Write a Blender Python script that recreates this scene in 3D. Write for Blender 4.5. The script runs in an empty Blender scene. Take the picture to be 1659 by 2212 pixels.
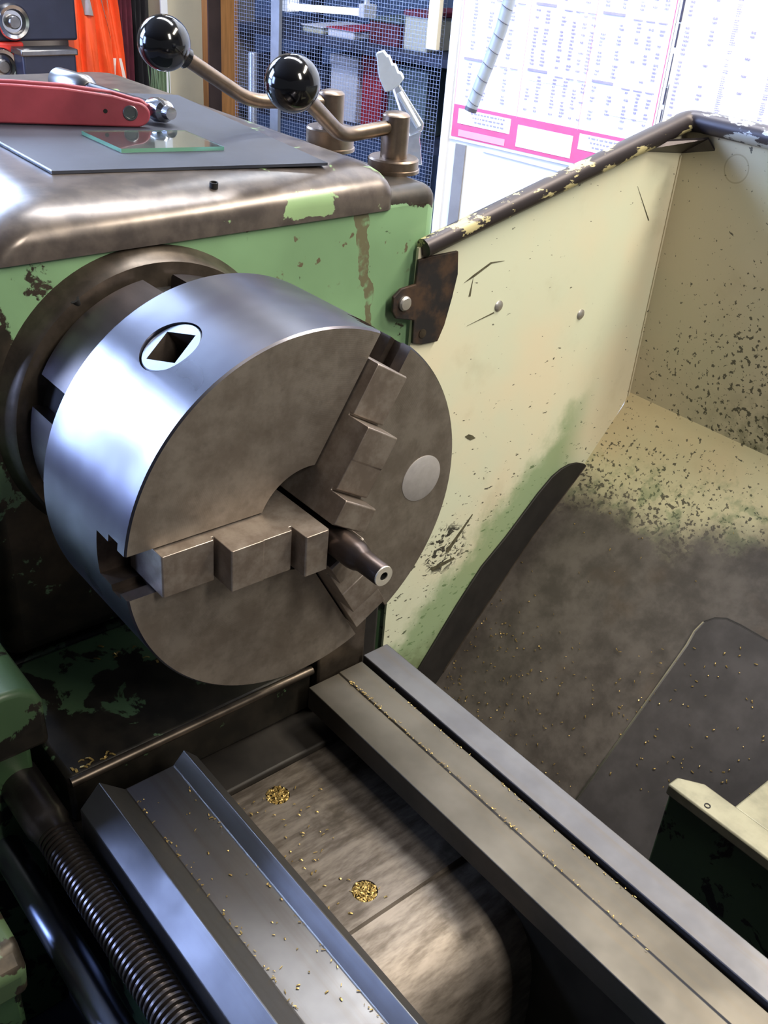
import bpy, bmesh, math, random
import numpy as np
from mathutils import Vector, Matrix
random.seed(7)
PI = math.pi
scene = bpy.context.scene
COL = scene.collection

# ------------------------------------------------------------------ camera
W, H = 1659, 2212
CF = 2143.36
CC = np.array([0.42417963, -0.31848248, 0.33336584])
CR = np.array([[0.63566921, -0.44263746, 0.63245295],
               [0.76870315, 0.28775399, -0.57122072],
               [0.07085283, 0.849276, 0.52317316]])
cam = bpy.data.cameras.new('camera')
cam.sensor_fit = 'HORIZONTAL'; cam.sensor_width = 36.0; cam.lens = 36.0 * CF / W
cam.clip_start = 0.02; cam.clip_end = 60
camo = bpy.data.objects.new('camera', cam); COL.objects.link(camo)
mw = Matrix(CR.tolist()).to_4x4(); mw.translation = Vector(CC.tolist())
camo.matrix_world = mw
scene.camera = camo

# ------------------------------------------------------------------ world, lights, exposure
vs = scene.view_settings
vs.view_transform = 'Standard'; vs.look = 'None'; vs.gamma = 1.0; vs.exposure = 0.35
vs.use_curve_mapping = False
world = bpy.data.worlds.new('workshop_air'); scene.world = world
world.use_nodes = True
wb = world.node_tree.nodes['Background']
wb.inputs[0].default_value = (0.80, 0.86, 1.0, 1); wb.inputs[1].default_value = 0.11

def area(name, loc, target, sx, sy, power, color):
    l = bpy.data.lights.new(name, 'AREA'); l.shape = 'RECTANGLE'; l.size = sx; l.size_y = sy
    l.energy = power; l.color = color
    o = bpy.data.objects.new(name, l); COL.objects.link(o); o.location = loc
    d = Vector(target) - Vector(loc)
    o.rotation_euler = d.to_track_quat('-Z', 'Y').to_euler()
    return o
# daylight through the window in the wall beyond the headstock
area('window_daylight', (-2.40, -1.50, 1.02), (-1.0, -0.70, 0.55), 0.95, 0.95, 95, (0.50, 0.66, 1.0))
area('window_daylight_low', (-2.40, -1.50, 0.08), (-1.0, -0.80, 0.05), 0.95, 0.62, 26, (0.42, 0.58, 1.0))
area('bench_window_daylight', (-2.40, 0.15, 1.10), (-1.0, 0.0, 0.4), 0.85, 0.75, 34, (0.50, 0.66, 1.0))
area('second_window_daylight', (-2.40, -3.20, 0.62), (-0.6, -1.2, 0.2), 0.95, 1.25, 85, (0.38, 0.52, 1.0))
# fluorescent tubes hanging over the machine and over the aisle
area('tube_light_over_lathe', (0.40, 0.86, 1.25), (0.05, 0.10, -0.2), 0.9, 0.14, 26, (1.0, 0.91, 0.76))
area('tube_light_over_aisle', (1.7, 0.15, 1.60), (0.9, 0.15, 0), 0.3, 1.2, 46, (1.0, 0.93, 0.82))
area('tube_light_by_charts', (-0.80, 0.62, 1.68), (-1.02, 1.10, 0.1), 1.4, 0.3, 48, (0.95, 0.97, 1.0))
area('store_fill_light', (-2.0, 1.75, 1.55), (-1.75, 1.75, 0.0), 1.2, 0.2, 16, (0.85, 0.92, 1.0))  # unseen fill lamp added to brighten the store; the strip lamp is too weak

# ------------------------------------------------------------------ measuring helpers
def ray(px, py):
    d = np.array([(px - W / 2) / CF, -(py - H / 2) / CF, -1.0])
    return CR @ d
def U(px, py, ax, v):
    d = ray(px, py); i = 'xyz'.index(ax); t = (v - CC[i]) / d[i]
    return CC + d * t
def UP(px, py, p0, n):
    d = ray(px, py); t = np.dot(np.array(p0) - CC, n) / np.dot(d, n)
    return CC + d * t
def UD(px, py, dist):
    d = ray(px, py); return CC + d / np.linalg.norm(d) * dist

def srgb(r, g, b):
    f = lambda c: (c / 255 / 12.92) if c / 255 <= 0.04045 else ((c / 255 + 0.055) / 1.055) ** 2.4
    return (f(r), f(g), f(b), 1.0)

# ------------------------------------------------------------------ material helpers
class NT:
    def __init__(s, name):
        s.m = bpy.data.materials.new(name); s.m.use_nodes = True
        s.t = s.m.node_tree; s.b = s.t.nodes['Principled BSDF']
        s.tc = s.t.nodes.new('ShaderNodeTexCoord')
        s.geo = s.t.nodes.new('ShaderNodeNewGeometry')
    def L(s, a, b): s.t.links.new(a, b)
    def setin(s, sock, v):
        if isinstance(v, bpy.types.NodeSocket): s.L(v, sock)
        else: sock.default_value = v
    def math(s, op, a, b=0.0, c=None, clamp=False):
        n = s.t.nodes.new('ShaderNodeMath'); n.operation = op; n.use_clamp = clamp
        s.setin(n.inputs[0], a); s.setin(n.inputs[1], b)
        if c is not None: s.setin(n.inputs[2], c)
        return n.outputs[0]
    def pos(s):
        n = s.t.nodes.new('ShaderNodeSeparateXYZ'); s.L(s.geo.outputs['Position'], n.inputs[0])
        return n.outputs[0], n.outputs[1], n.outputs[2]
    def vec(s, stretch=(1, 1, 1), world=True, rot=(0, 0, 0)):
        n = s.t.nodes.new('ShaderNodeMapping')
        s.L(s.geo.outputs['Position'] if world else s.tc.outputs['Object'], n.inputs[0])
        n.inputs['Scale'].default_value = stretch; n.inputs['Rotation'].default_value = rot
        return n.outputs[0]
    def noise(s, scale, detail=3, rough=0.55, v=None, dist=0.0):
        n = s.t.nodes.new('ShaderNodeTexNoise')
        n.inputs['Scale'].default_value = scale; n.inputs['Detail'].default_value = detail
        n.inputs['Roughness'].default_value = rough; n.inputs['Distortion'].default_value = dist
        s.L(v if v is not None else s.vec(), n.inputs['Vector'])
        return n.outputs['Fac']
    def voro(s, scale, v=None):
        n = s.t.nodes.new('ShaderNodeTexVoronoi'); n.inputs['Scale'].default_value = scale
        s.L(v if v is not None else s.vec(), n.inputs['Vector'])
        return n.outputs['Distance']
    def ramp(s, x, lo, hi, a=0.0, b=1.0, smooth=True):
        n = s.t.nodes.new('ShaderNodeMapRange'); n.clamp = True
        if smooth: n.interpolation_type = 'SMOOTHSTEP'
        s.setin(n.inputs[0], x); n.inputs[1].default_value = lo; n.inputs[2].default_value = hi
        n.inputs[3].default_value = a; n.inputs[4].default_value = b
        return n.outputs[0]
    def mix(s, fac, a, b):
        n = s.t.nodes.new('ShaderNodeMix'); n.data_type = 'RGBA'
        s.setin(n.inputs[0], fac); s.setin(n.inputs[6], a); s.setin(n.inputs[7], b)
        return n.outputs[2]
    def bump(s, h, strength, dist=0.001):
        n = s.t.nodes.new('ShaderNodeBump'); n.inputs['Strength'].default_value = strength
        n.inputs['Distance'].default_value = dist; s.L(h, n.inputs['Height'])
        s.L(n.outputs[0], s.b.inputs['Normal'])
    def out(s, col, rough=0.5, metal=0.0, **kw):
        s.setin(s.b.inputs['Base Color'], col); s.setin(s.b.inputs['Roughness'], rough)
        s.setin(s.b.inputs['Metallic'], metal)
        for k, v in kw.items(): s.setin(s.b.inputs[k.replace('_', ' ')], v)
        return s.m

MATS = {}
def plain(name, rgb, rough=0.5, metal=0.0, vary=0.25, scale=30, stretch=(1, 1, 1), bump=0.0, **kw):
    n = NT(name); c = srgb(*rgb)
    d = tuple(x * (1 - vary) for x in c[:3]) + (1,)
    f = n.noise(scale, 4, 0.6, n.vec(stretch))
    f = n.ramp(f, 0.3, 0.7)
    col = n.mix(f, d, c)
    if bump: n.bump(f, bump, 0.0008)
    n.out(col, rough, metal, **kw); MATS[name] = n.m
    return n.m

# ground steel of the chuck barrel
n = NT('barrel_steel')
st = n.noise(40, 2, 0.5, n.vec((3, 0.6, 0.6)))
bl = n.noise(18, 2, 0.5)
col = n.mix(n.ramp(bl, 0.35, 0.7), srgb(84, 82, 90), srgb(112, 112, 120))
n.bump(st, 0.03, 0.0003)
MATS['barrel_steel'] = n.out(col, n.ramp(bl, 0.3, 0.75, 0.33, 0.27), 1.0)
# tarnished chuck face: turned rings and stains
n = NT('face_steel')
x, y, z = n.pos()
rr = n.math('SQRT', n.math('ADD', n.math('MULTIPLY', y, y), n.math('MULTIPLY', z, z)))
ring = n.math('SINE', n.math('MULTIPLY', rr, 5200.0))
bl = n.noise(38, 6, 0.65)
st = n.noise(120, 3, 0.5)
col = n.mix(n.ramp(bl, 0.36, 0.66), srgb(120, 111, 102), srgb(142, 134, 125))
col = n.mix(n.math('MULTIPLY', n.ramp(st, 0.5, 0.75), 0.25), col, srgb(86, 78, 70))
n.bump(n.math('MULTIPLY', ring, 0.5), 0.05, 0.0002)
MATS['face_steel'] = n.out(col, 0.45, 0.72)
# jaws
n = NT('jaw_steel')
bl = n.noise(60, 5, 0.65)
col = n.mix(n.ramp(bl, 0.35, 0.7), srgb(132, 120, 111), srgb(164, 154, 145))
MATS['jaw_steel'] = n.out(col, 0.38, 0.78)
plain('slot_steel', (92, 82, 76), 0.5, 0.85, 0.45, 60)
plain('plug_steel', (196, 192, 192), 0.5, 0.7, 0.12, 140)
plain('pinion_steel', (172, 178, 190), 0.33, 1.0, 0.12, 80)
plain('highlight_steel', (205, 200, 195), 0.3, 1.0, 0.15, 90)
plain('rod_steel', (84, 74, 70), 0.36, 0.95, 0.3, 60, (0.4, 1, 1))
plain('cut_steel', (205, 200, 188), 0.45, 0.6, 0.1, 200)
plain('hole_black', (14, 13, 13), 0.7, 0.0, 0.3, 60)
plain('nose_steel', (96, 90, 92), 0.34, 0.92, 0.35, 40, (0.4, 1, 1))
plain('lever_steel', (138, 122, 108), 0.34, 0.95, 0.3, 60)
plain('knob_black', (11, 11, 14), 0.11, 0.0, 0.2, 40, IOR=1.65)
plain('mat_dark', (50, 54, 66), 0.5, 0.0, 0.22, 25, (1, 1, 1), 0.05)
plain('edge_bright', (190, 200, 215), 0.35, 0.9, 0.1, 80)

def green_paint(name, wear_expr, green=(108, 140, 104), under=(66, 58, 50), dirt=(48, 44, 38), streak=False, rough=0.42):
    n = NT(name); x, y, z = n.pos()
    wear = wear_expr(n, x, y, z)                              # 0 sound paint .. 1 bare
    big = n.noise(26, 7, 0.62, n.vec(), 0.4)
    th = n.math('ADD', big, n.math('MULTIPLY', wear, 0.42))
    chip = n.ramp(th, 0.66, 0.685)
    tone = n.noise(9, 3, 0.5)
    g = n.mix(n.ramp(tone, 0.3, 0.7), srgb(*green), srgb(*[min(255, int(c * 1.1 + 4)) for c in green]))
    film = n.ramp(n.noise(14, 4, 0.6), 0.45, 0.75)
    g = n.mix(n.math('MULTIPLY', film, n.math('MULTIPLY', wear, 0.8)), g, srgb(*dirt))
    u = n.mix(n.ramp(n.noise(50, 4), 0.35, 0.65), srgb(*dirt), srgb(*under))
    col = n.mix(chip, g, u)
    if streak:
        zz = n.math('SUBTRACT', z, 0.03)
        yy = n.math('SUBTRACT', y, n.math('ADD', 0.2115, n.math('MULTIPLY', zz, -0.16)))
        yy = n.math('ADD', yy, n.math('MULTIPLY', n.math('SUBTRACT', n.noise(45, 3), 0.5), 0.02))
        wdt = n.ramp(z, 0.0, 0.11, 0.003, 0.008)
        s_ = n.math('LESS_THAN', n.math('ABSOLUTE', yy), wdt)
        s_ = n.math('MULTIPLY', s_, n.ramp(z, -0.01, 0.02))
        s_ = n.math('MULTIPLY', s_, n.ramp(n.noise(90, 3), 0.3, 0.5))
        col = n.mix(n.math('MULTIPLY', s_, 0.8), col, srgb(92, 74, 58))
        blot = n.ramp(n.noise(85, 3, 0.5), 0.66, 0.70)
        reg = n.math('MULTIPLY', n.ramp(z, 0.045, 0.085), n.ramp(z, 0.118, 0.10))
        reg = n.math('MULTIPLY', reg, n.ramp(y, 0.07, 0.10))
        col = n.mix(n.math('MULTIPLY', n.math('MULTIPLY', blot, reg), 0.9), col, srgb(88, 70, 56))
    n.bump(chip, -0.5, 0.0004)
    MATS[name] = n.out(col, rough, n.math('MULTIPLY', chip, 0.5))
    return MATS[name]
def w_head(n, x, y, z):
    a = n.ramp(y, 0.05, -0.12); b = n.ramp(z, 0.02, -0.12)
    t = n.math('MULTIPLY', n.ramp(z, 0.112, 0.126), 0.75)
    return n.math('MAXIMUM', t, n.math('MAXIMUM', n.math('MULTIPLY', a, 0.40), n.math('MULTIPLY', b, 0.66)))
green_paint('green_headstock', w_head, streak=True)
def w_cover(n, x, y, z):
    a = n.ramp(y, 0.23, 0.02, 0.35, 1.25)
    band = n.math('MULTIPLY', n.ramp(z, 0.117, 0.127), n.ramp(z, 0.146, 0.135))
    band = n.math('MULTIPLY', band, n.math('MULTIPLY', n.ramp(y, 0.0, 0.07), n.ramp(y, 0.185, 0.155)))
    return n.math('SUBTRACT', n.math('MAXIMUM', a, 0.72), n.math('MULTIPLY', band, 0.50))
green_paint('green_cover', w_cover, (124, 150, 108), (106, 97, 91), (82, 75, 72), rough=0.30)
green_paint('green_shelf', lambda n, x, y, z: n.ramp(x, -0.2, -0.07, 0.30, 0.75), (60, 82, 56), (46, 42, 36), (32, 30, 26))
green_paint('green_gearbox', lambda n, x, y, z: n.ramp(z, -0.11, -0.15, 0.1, 0.7), (54, 76, 50), (44, 40, 34), (30, 28, 24))
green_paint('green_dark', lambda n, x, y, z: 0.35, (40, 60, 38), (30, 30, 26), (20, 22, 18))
green_paint('green_lug', lambda n, x, y, z: 0.45, (66, 84, 58), (70, 62, 52), (40, 36, 30))
plain('worn_iron', (98, 88, 78), 0.38, 0.8, 0.4, 60)
plain('dark_iron', (42, 38, 34), 0.6, 0.4, 0.45, 40)
plain('grime_and_shade', (34, 31, 29), 0.65, 0.1, 0.45, 40)

# cream painted sheet, speckled with coolant and swarf marks
def cream(name, speck_expr, under_expr=None, tint=(214, 206, 168), tint2=(200, 206, 172), stretch=(1, 1, 1)):
    n = NT(name); x, y, z = n.pos()
    base = n.mix(n.ramp(n.noise(7, 3, 0.5), 0.35, 0.65), srgb(*tint), srgb(*tint2))
    stain = n.ramp(n.noise(16, 5, 0.6), 0.55, 0.8)
    base = n.mix(n.math('MULTIPLY', stain, 0.22), base, srgb(150, 132, 96))
    fine = n.noise(210, 3, 0.55, n.vec(stretch)); mid = n.noise(70, 4, 0.6, n.vec(stretch))
    d = speck_expr(n, x, y, z)                                # density of specks 0..1
    s1 = n.ramp(n.math('ADD', fine, n.math('MULTIPLY', d, 0.16)), 0.735, 0.775)
    s2 = n.ramp(n.math('ADD', mid, n.math('MULTIPLY', d, 0.06)), 0.728, 0.748)
    sp = n.math('MAXIMUM', s1, s2)
    col = n.mix(n.math('MULTIPLY', sp, 0.88), base, srgb(52, 50, 42))
    if under_expr: col = under_expr(n, x, y, z, col)
    n.bump(sp, -0.2, 0.0004)
    MATS[name] = n.out(col, 0.42, 0.0)
def side_under(n, x, y, z, col):
    # distance above the joint with the chute, measured square to it
    h = n.math('ADD', n.math('MULTIPLY', n.math('SUBTRACT', y, 0.5647), -0.70), n.math('MULTIPLY', n.math('ADD', z, 0.221), 0.714))
    e = n.math('ADD', h, n.math('MULTIPLY', n.math('SUBTRACT', n.noise(22, 5, 0.6), 0.5), 0.09))
    g = n.math('MULTIPLY', n.ramp(e, 0.112, 0.075), n.ramp(y, 0.56, 0.50))
    col = n.mix(n.math('MULTIPLY', g, 0.75), col, srgb(112, 142, 96))
    low = n.ramp(n.math('ADD', z, n.math('MULTIPLY', n.noise(18, 4), 0.12)), -0.30, -0.37)
    col = n.mix(n.math('MULTIPLY', low, n.ramp(n.noise(60, 5, 0.7), 0.35, 0.6, 0.4, 1.0)), col, srgb(98, 108, 76))
    # scuffed black scribble scratched through by the swarf
    yy = n.math('SUBTRACT', y, 0.3365); zz = n.math('ADD', z, 0.2600)
    dd = n.math('SQRT', n.math('ADD', n.math('MULTIPLY', yy, yy), n.math('MULTIPLY', zz, zz)))
    sc = n.ramp(n.noise(95, 4, 0.6, n.vec((1, 1, 1.6), rot=(0.7, 0, 0)), 1.2), 0.52, 0.55)
    col = n.mix(n.math('MULTIPLY', n.math('MULTIPLY', sc, n.ramp(dd, 0.036, 0.024)), 0.95), col, srgb(38, 36, 32))
    return col
def back_under(n, x, y, z, col):
    a = n.math('ADD', x, 0.131); b = n.math('SUBTRACT', z, 0.1307)
    d = n.math('SQRT', n.math('ADD', n.math('MULTIPLY', a, a), n.math('MULTIPLY', b, b)))
    ringm = n.ramp(n.math('ABSOLUTE', n.math('SUBTRACT', d, 0.0135)), 0.0011, 0.0004)
    col = n.mix(n.math('MULTIPLY', ringm, 0.35), col, srgb(120, 100, 62))
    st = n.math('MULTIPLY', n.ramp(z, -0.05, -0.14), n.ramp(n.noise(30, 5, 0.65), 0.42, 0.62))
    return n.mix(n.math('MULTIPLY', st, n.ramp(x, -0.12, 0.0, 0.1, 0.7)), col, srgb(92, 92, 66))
cream('cream_side', lambda n, x, y, z: n.ramp(z, 0.0, -0.35, 0.15, 0.75), side_under, (214, 205, 178), (204, 208, 184), (1, 0.5, 1.2))
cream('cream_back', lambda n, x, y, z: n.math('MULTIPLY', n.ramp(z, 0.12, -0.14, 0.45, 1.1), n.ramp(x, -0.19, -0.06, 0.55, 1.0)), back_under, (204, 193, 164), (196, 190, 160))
def chute_under(n, x, y, z, col):
    h = n.math('ADD', z, n.math('MULTIPLY', n.math('SUBTRACT', n.noise(9, 6, 0.65), 0.5), 0.13))
    h = n.math('ADD', h, n.ramp(x, -0.19, 0.10, 0.0, -0.05))
    f = n.ramp(h, -0.215, -0.275)
    gr = n.mix(n.ramp(n.noise(30, 6, 0.65, n.vec((1, 1, 1))), 0.3, 0.7), srgb(64, 59, 55), srgb(92, 86, 81))
    gr = n.mix(n.ramp(n.noise(11, 3), 0.55, 0.7, 0.0, 0.3), gr, srgb(84, 66, 48))
    gg = n.math('MULTIPLY', n.ramp(h, -0.19, -0.235), n.ramp(n.noise(40, 5, 0.6), 0.5, 0.62))
    col = n.mix(n.math('MULTIPLY', gg, 0.6), col, srgb(112, 132, 92))
    return n.mix(f, col, gr)
cream('cream_chute', lambda n, x, y, z: n.ramp(z, -0.14, -0.25, 0.55, 1.25), chute_under, (214, 198, 158), (208, 202, 164))
plain('plate_dark', (82, 78, 78), 0.5, 0.25, 0.35, 28)
plain('rim_steel', (62, 56, 58), 0.4, 0.6, 0.35, 60)
n = NT('rim_flaked')
fl = n.ramp(n.noise(55, 5, 0.65, n.vec((1, 0.45, 1))), 0.54, 0.57)
MATS['rim_flaked'] = n.out(n.mix(fl, srgb(56, 50, 52), srgb(178, 168, 124)), 0.42, n.math('MULTIPLY', n.math('SUBTRACT', 1.0, fl), 0.5))
n = NT('rim_flaked_pale')
fl = n.ramp(n.noise(55, 5, 0.65, n.vec((0.45, 1, 1))), 0.53, 0.56)
MATS['rim_flaked_pale'] = n.out(n.mix(fl, srgb(58, 54, 62), srgb(176, 180, 184)), 0.42, 0.3)
n = NT('latch_rust')
MATS['latch_rust'] = n.out(n.mix(n.ramp(n.noise(45, 5, 0.6), 0.4, 0.65), srgb(40, 38, 40), srgb(78, 60, 48)), 0.55, 0.4)
plain('scar', (92, 88, 68), 0.6, 0.0, 0.5, 160)
plain('rivet', (196, 192, 188), 0.35, 0.8, 0.1, 80)

# ways: ground iron, streaked along the bed
def ways(name, a, b, rough=0.34, metal=0.85):
    n = NT(name)
    s1 = n.noise(60, 4, 0.6, n.vec((0.05, 1.4, 1.4))); s2 = n.noise(14, 4, 0.6)
    col = n.mix(n.ramp(s2, 0.3, 0.7), srgb(*a), srgb(*b))
    col = n.mix(n.math('MULTIPLY', n.ramp(s1, 0.5, 0.75), 0.3), col, srgb(92, 80, 62))
    n.bump(s1, 0.06, 0.0004)
    MATS[name] = n.out(col, n.ramp(s2, 0.3, 0.7, rough + 0.06, rough - 0.04), metal)
ways('way_bright', (86, 85, 88), (100, 99, 101), 0.46)
ways('way_dull', (76, 72, 65), (90, 85, 77), 0.47)
ways('way_v', (108, 107, 108), (122, 121, 121), 0.40, 0.95)
n = NT('web_casting')
s1 = n.noise(70, 4, 0.65, n.vec((1.6, 0.35, 1)))
col = n.mix(n.ramp(s1, 0.3, 0.7), srgb(80, 72, 64), srgb(128, 119, 110))
pt = n.ramp(n.noise(20, 5, 0.6), 0.54, 0.66)
col = n.mix(n.math('MULTIPLY', pt, 0.6), col, srgb(58, 52, 44))
n.bump(s1, 0.25, 0.0006)
MATS['web_casting'] = n.out(col, 0.52, 0.7)
plain('screw_steel', (104, 98, 96), 0.30, 0.95, 0.25, 60)
plain('feed_steel', (120, 126, 142), 0.28, 0.95, 0.2, 40, (0.2, 1, 1))
plain('bracket_top', (142, 138, 116), 0.45, 0.3, 0.3, 50)
plain('brass', (178, 152, 92), 0.42, 0.7, 0.25, 300)
plain('cabinet_blue', (44, 52, 74), 0.45, 0.0, 0.35, 12)

# loose things
plain('knife_red', (150, 62, 74), 0.42, 0.0, 0.14, 60)
plain('chrome', (205, 206, 212), 0.16, 1.0, 0.08, 50)
plain('dull_chrome', (150, 148, 148), 0.3, 1.0, 0.2, 60)
plain('dark_steel', (64, 60, 64), 0.35, 0.9, 0.25, 60)
n = NT('glass_slip'); MATS['glass_slip'] = n.out((0.93, 1.0, 0.95, 1), 0.03, 0.0, Transmission_Weight=1.0, IOR=1.5)
n = NT('clear_plastic'); MATS['clear_plastic'] = n.out((0.95, 0.98, 1.0, 1), n.ramp(n.noise(60, 3), 0.3, 0.7, 0.06, 0.2), 0.0, Transmission_Weight=0.85, IOR=1.45)
plain('frosted_plastic', (226, 236, 246), 0.35, 0.0, 0.08, 90, Transmission_Weight=0.3)
n = NT('glass_edge'); MATS['glass_edge'] = n.out(srgb(120, 176, 150), 0.15, 0.0, Transmission_Weight=0.4)
plain('hose_grey', (168, 178, 196), 0.4, 0.0, 0.12, 40)
plain('hose_dark', (92, 92, 108), 0.5, 0.0, 0.2, 40)

# background
plain('board_white', (236, 236, 238), 0.5, 0.0, 0.03, 6)
plain('paper_white', (244, 244, 246), 0.6, 0.0, 0.02, 10)
plain('ink_pink', (232, 96, 150), 0.6, 0.0, 0.12, 30)
plain('ink_pale_pink', (244, 170, 200), 0.6, 0.0, 0.08, 30)
plain('ink_blue', (166, 162, 212), 0.6, 0.0, 0.15, 60)
plain('ink_grey', (168, 160, 192), 0.6, 0.0, 0.2, 60)
plain('ink_black', (62, 58, 78), 0.6, 0.0, 0.2, 60)
plain('tint_lilac', (226, 222, 240), 0.6, 0.0, 0.05, 20)
plain('strip_grey', (150, 148, 150), 0.5, 0.2, 0.15, 20)
plain('wall_paint', (112, 106, 100), 0.7, 0.0, 0.1, 5)
plain('wall_blue', (92, 112, 150), 0.7, 0.0, 0.2, 5)
plain('ceiling_paint', (120, 116, 112), 0.8, 0.0, 0.06, 4)
plain('concrete', (96, 92, 86), 0.7, 0.0, 0.3, 5)
plain('wood_post', (168, 118, 68), 0.5, 0.0, 0.3, 18, (8, 8, 0.6))
plain('cream_post', (206, 196, 172), 0.5, 0.0, 0.08, 10)
plain('white_trim', (236, 238, 244), 0.4, 0.0, 0.04, 10)
plain('dark_trim', (52, 40, 38), 0.5, 0.0, 0.3, 20)
plain('wire_grey', (150, 160, 184), 0.4, 0.6, 0.1, 60)
plain('pole_grey', (150, 156, 170), 0.35, 0.5, 0.15, 30)
plain('hi_vis', (240, 88, 40), 0.6, 0.0, 0.16, 20)
plain('reflective', (176, 168, 162), 0.4, 0.2, 0.12, 30)
plain('tag_white', (232, 228, 224), 0.5, 0.0, 0.05, 30)
plain('navy_case', (38, 42, 62), 0.4, 0.0, 0.25, 14)
plain('red_case', (206, 56, 48), 0.4, 0.0, 0.15, 14)
plain('maroon_cloth', (96, 34, 52), 0.8, 0.0, 0.3, 30)
plain('black_cloth', (30, 28, 34), 0.7, 0.0, 0.3, 30)
plain('brush_green', (104, 128, 100), 0.7, 0.0, 0.3, 60, (8, 8, 1))
plain('bench_wood', (120, 92, 64), 0.6, 0.0, 0.3, 16, (1, 6, 1))
plain('box_white', (222, 222, 234), 0.5, 0.0, 0.05, 10)
plain('box_red', (176, 48, 62), 0.5, 0.0, 0.2, 10)
plain('box_maroon', (112, 36, 52), 0.6, 0.0, 0.25, 8)
plain('box_green', (92, 108, 112), 0.6, 0.0, 0.2, 10)
plain('box_cream', (206, 204, 186), 0.5, 0.0, 0.08, 10)
plain('box_dark', (44, 52, 78), 0.6, 0.0, 0.3, 10)
n = NT('tube_glow'); n.b.inputs['Emission Color'].default_value = (0.93, 0.97, 1, 1); n.b.inputs['Emission Strength'].default_value = 2.2
MATS['tube_glow'] = n.out((0.9, 0.92, 0.95, 1), 0.4)
n = NT('window_glass'); MATS['window_glass'] = n.out((0.95, 0.98, 1, 1), 0.02, 0.0, Transmission_Weight=1.0, IOR=1.1)

# ------------------------------------------------------------------ mesh helpers
class MB:
    def __init__(s): s.v = []; s.f = []
    def add(s, vs, fs):
        k = len(s.v); s.v += [tuple(float(c) for c in p) for p in vs]; s.f += [tuple(i + k for i in f) for f in fs]; return s
    def box(s, x0, x1, y0, y1, z0, z1):
        vs = [(x, y, z) for x in (x0, x1) for y in (y0, y1) for z in (z0, z1)]
        return s.add(vs, [(0, 1, 3, 2), (4, 6, 7, 5), (0, 4, 5, 1), (2, 3, 7, 6), (0, 2, 6, 4), (1, 5, 7, 3)])
    def frame_box(s, o, ax, ay, az):
        o, ax, ay, az = [np.array(q, float) for q in (o, ax, ay, az)]
        vs = [o + ax * i + ay * j + az * k for i in (0, 1) for j in (0, 1) for k in (0, 1)]
        return s.add(vs, [(0, 1, 3, 2), (4, 6, 7, 5), (0, 4, 5, 1), (2, 3, 7, 6), (0, 2, 6, 4), (1, 5, 7, 3)])
    def prism(s, pts, d):
        pts = [np.array(q, float) for q in pts]; d = np.array(d, float); k = len(pts)
        fs = [tuple(range(k))[::-1], tuple(range(k, 2 * k))]
        fs += [(i, (i + 1) % k, k + (i + 1) % k, k + i) for i in range(k)]
        return s.add(pts + [q + d for q in pts], fs)
    def prism_x(s, yz, x0, x1): return s.prism([(x0, a, b) for a, b in yz], (x1 - x0, 0, 0))
    def lathe(s, prof, o=(0, 0, 0), ax=(1, 0, 0), seg=48, a0=0.0, a1=2 * PI, cap=True):
        o = Vector(o); ax = Vector(ax).normalized()
        u = Vector((0, 1, 0)) if abs(ax.x) > 0.99 else ax.orthogonal().normalized(); w = ax.cross(u)
        full = abs(a1 - a0 - 2 * PI) < 1e-6; m = seg if full else seg + 1
        vs = []
        for r, h in prof:
            for i in range(m):
                a = a0 + (a1 - a0) * i / seg
                vs.append(o + ax * h + (u * math.cos(a) + w * math.sin(a)) * r)
        fs = []
        for j in range(len(prof) - 1):
            for i in range(seg):
                k = (i + 1) % m
                fs.append((j * m + i, j * m + k, (j + 1) * m + k, (j + 1) * m + i))
        if full and cap:
            fs.append(tuple(range(m))[::-1]); fs.append(tuple((len(prof) - 1) * m + i for i in range(m)))
        if not full:
            fs.append(tuple(j * m for j in range(len(prof)))); fs.append(tuple(j * m + m - 1 for j in range(len(prof)))[::-1])
        return s.add(vs, fs)
    def tube(s, path, r, seg=12, cap=True):
        P = [Vector([float(c) for c in q]) for q in path]; R = r if isinstance(r, (list, tuple)) else [r] * len(P)
        vs = []; nrm = None
        for i, q in enumerate(P):
            t = (P[min(i + 1, len(P) - 1)] - P[max(i - 1, 0)]).normalized()
            if nrm is None: nrm = t.orthogonal().normalized()
            nrm = (nrm - t * nrm.dot(t)).normalized(); b = t.cross(nrm)
            for k in range(seg):
                a = 2 * PI * k / seg; vs.append(q + (nrm * math.cos(a) + b * math.sin(a)) * R[i])
        fs = [(i * seg + k, i * seg + (k + 1) % seg, (i + 1) * seg + (k + 1) % seg, (i + 1) * seg + k) for i in range(len(P) - 1) for k in range(seg)]
        if cap: fs += [tuple(range(seg))[::-1], tuple((len(P) - 1) * seg + k for k in range(seg))]
        return s.add(vs, fs)
    def sphere(s, c, r, seg=32, rings=16):
        return s.lathe([(max(r * math.sin(PI * j / rings), 1e-5), -r * math.cos(PI * j / rings)) for j in range(rings + 1)], c, (0, 0, 1), seg)
    def mesh(s, name, off=(0, 0, 0)):
        me = bpy.data.meshes.new(name)
        me.from_pydata([(a - off[0], b - off[1], c - off[2]) for a, b, c in s.v], [], s.f)
        bm = bmesh.new(); bm.from_mesh(me)
        bmesh.ops.recalc_face_normals(bm, faces=bm.faces); bm.to_mesh(me); bm.free()
        return me

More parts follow.
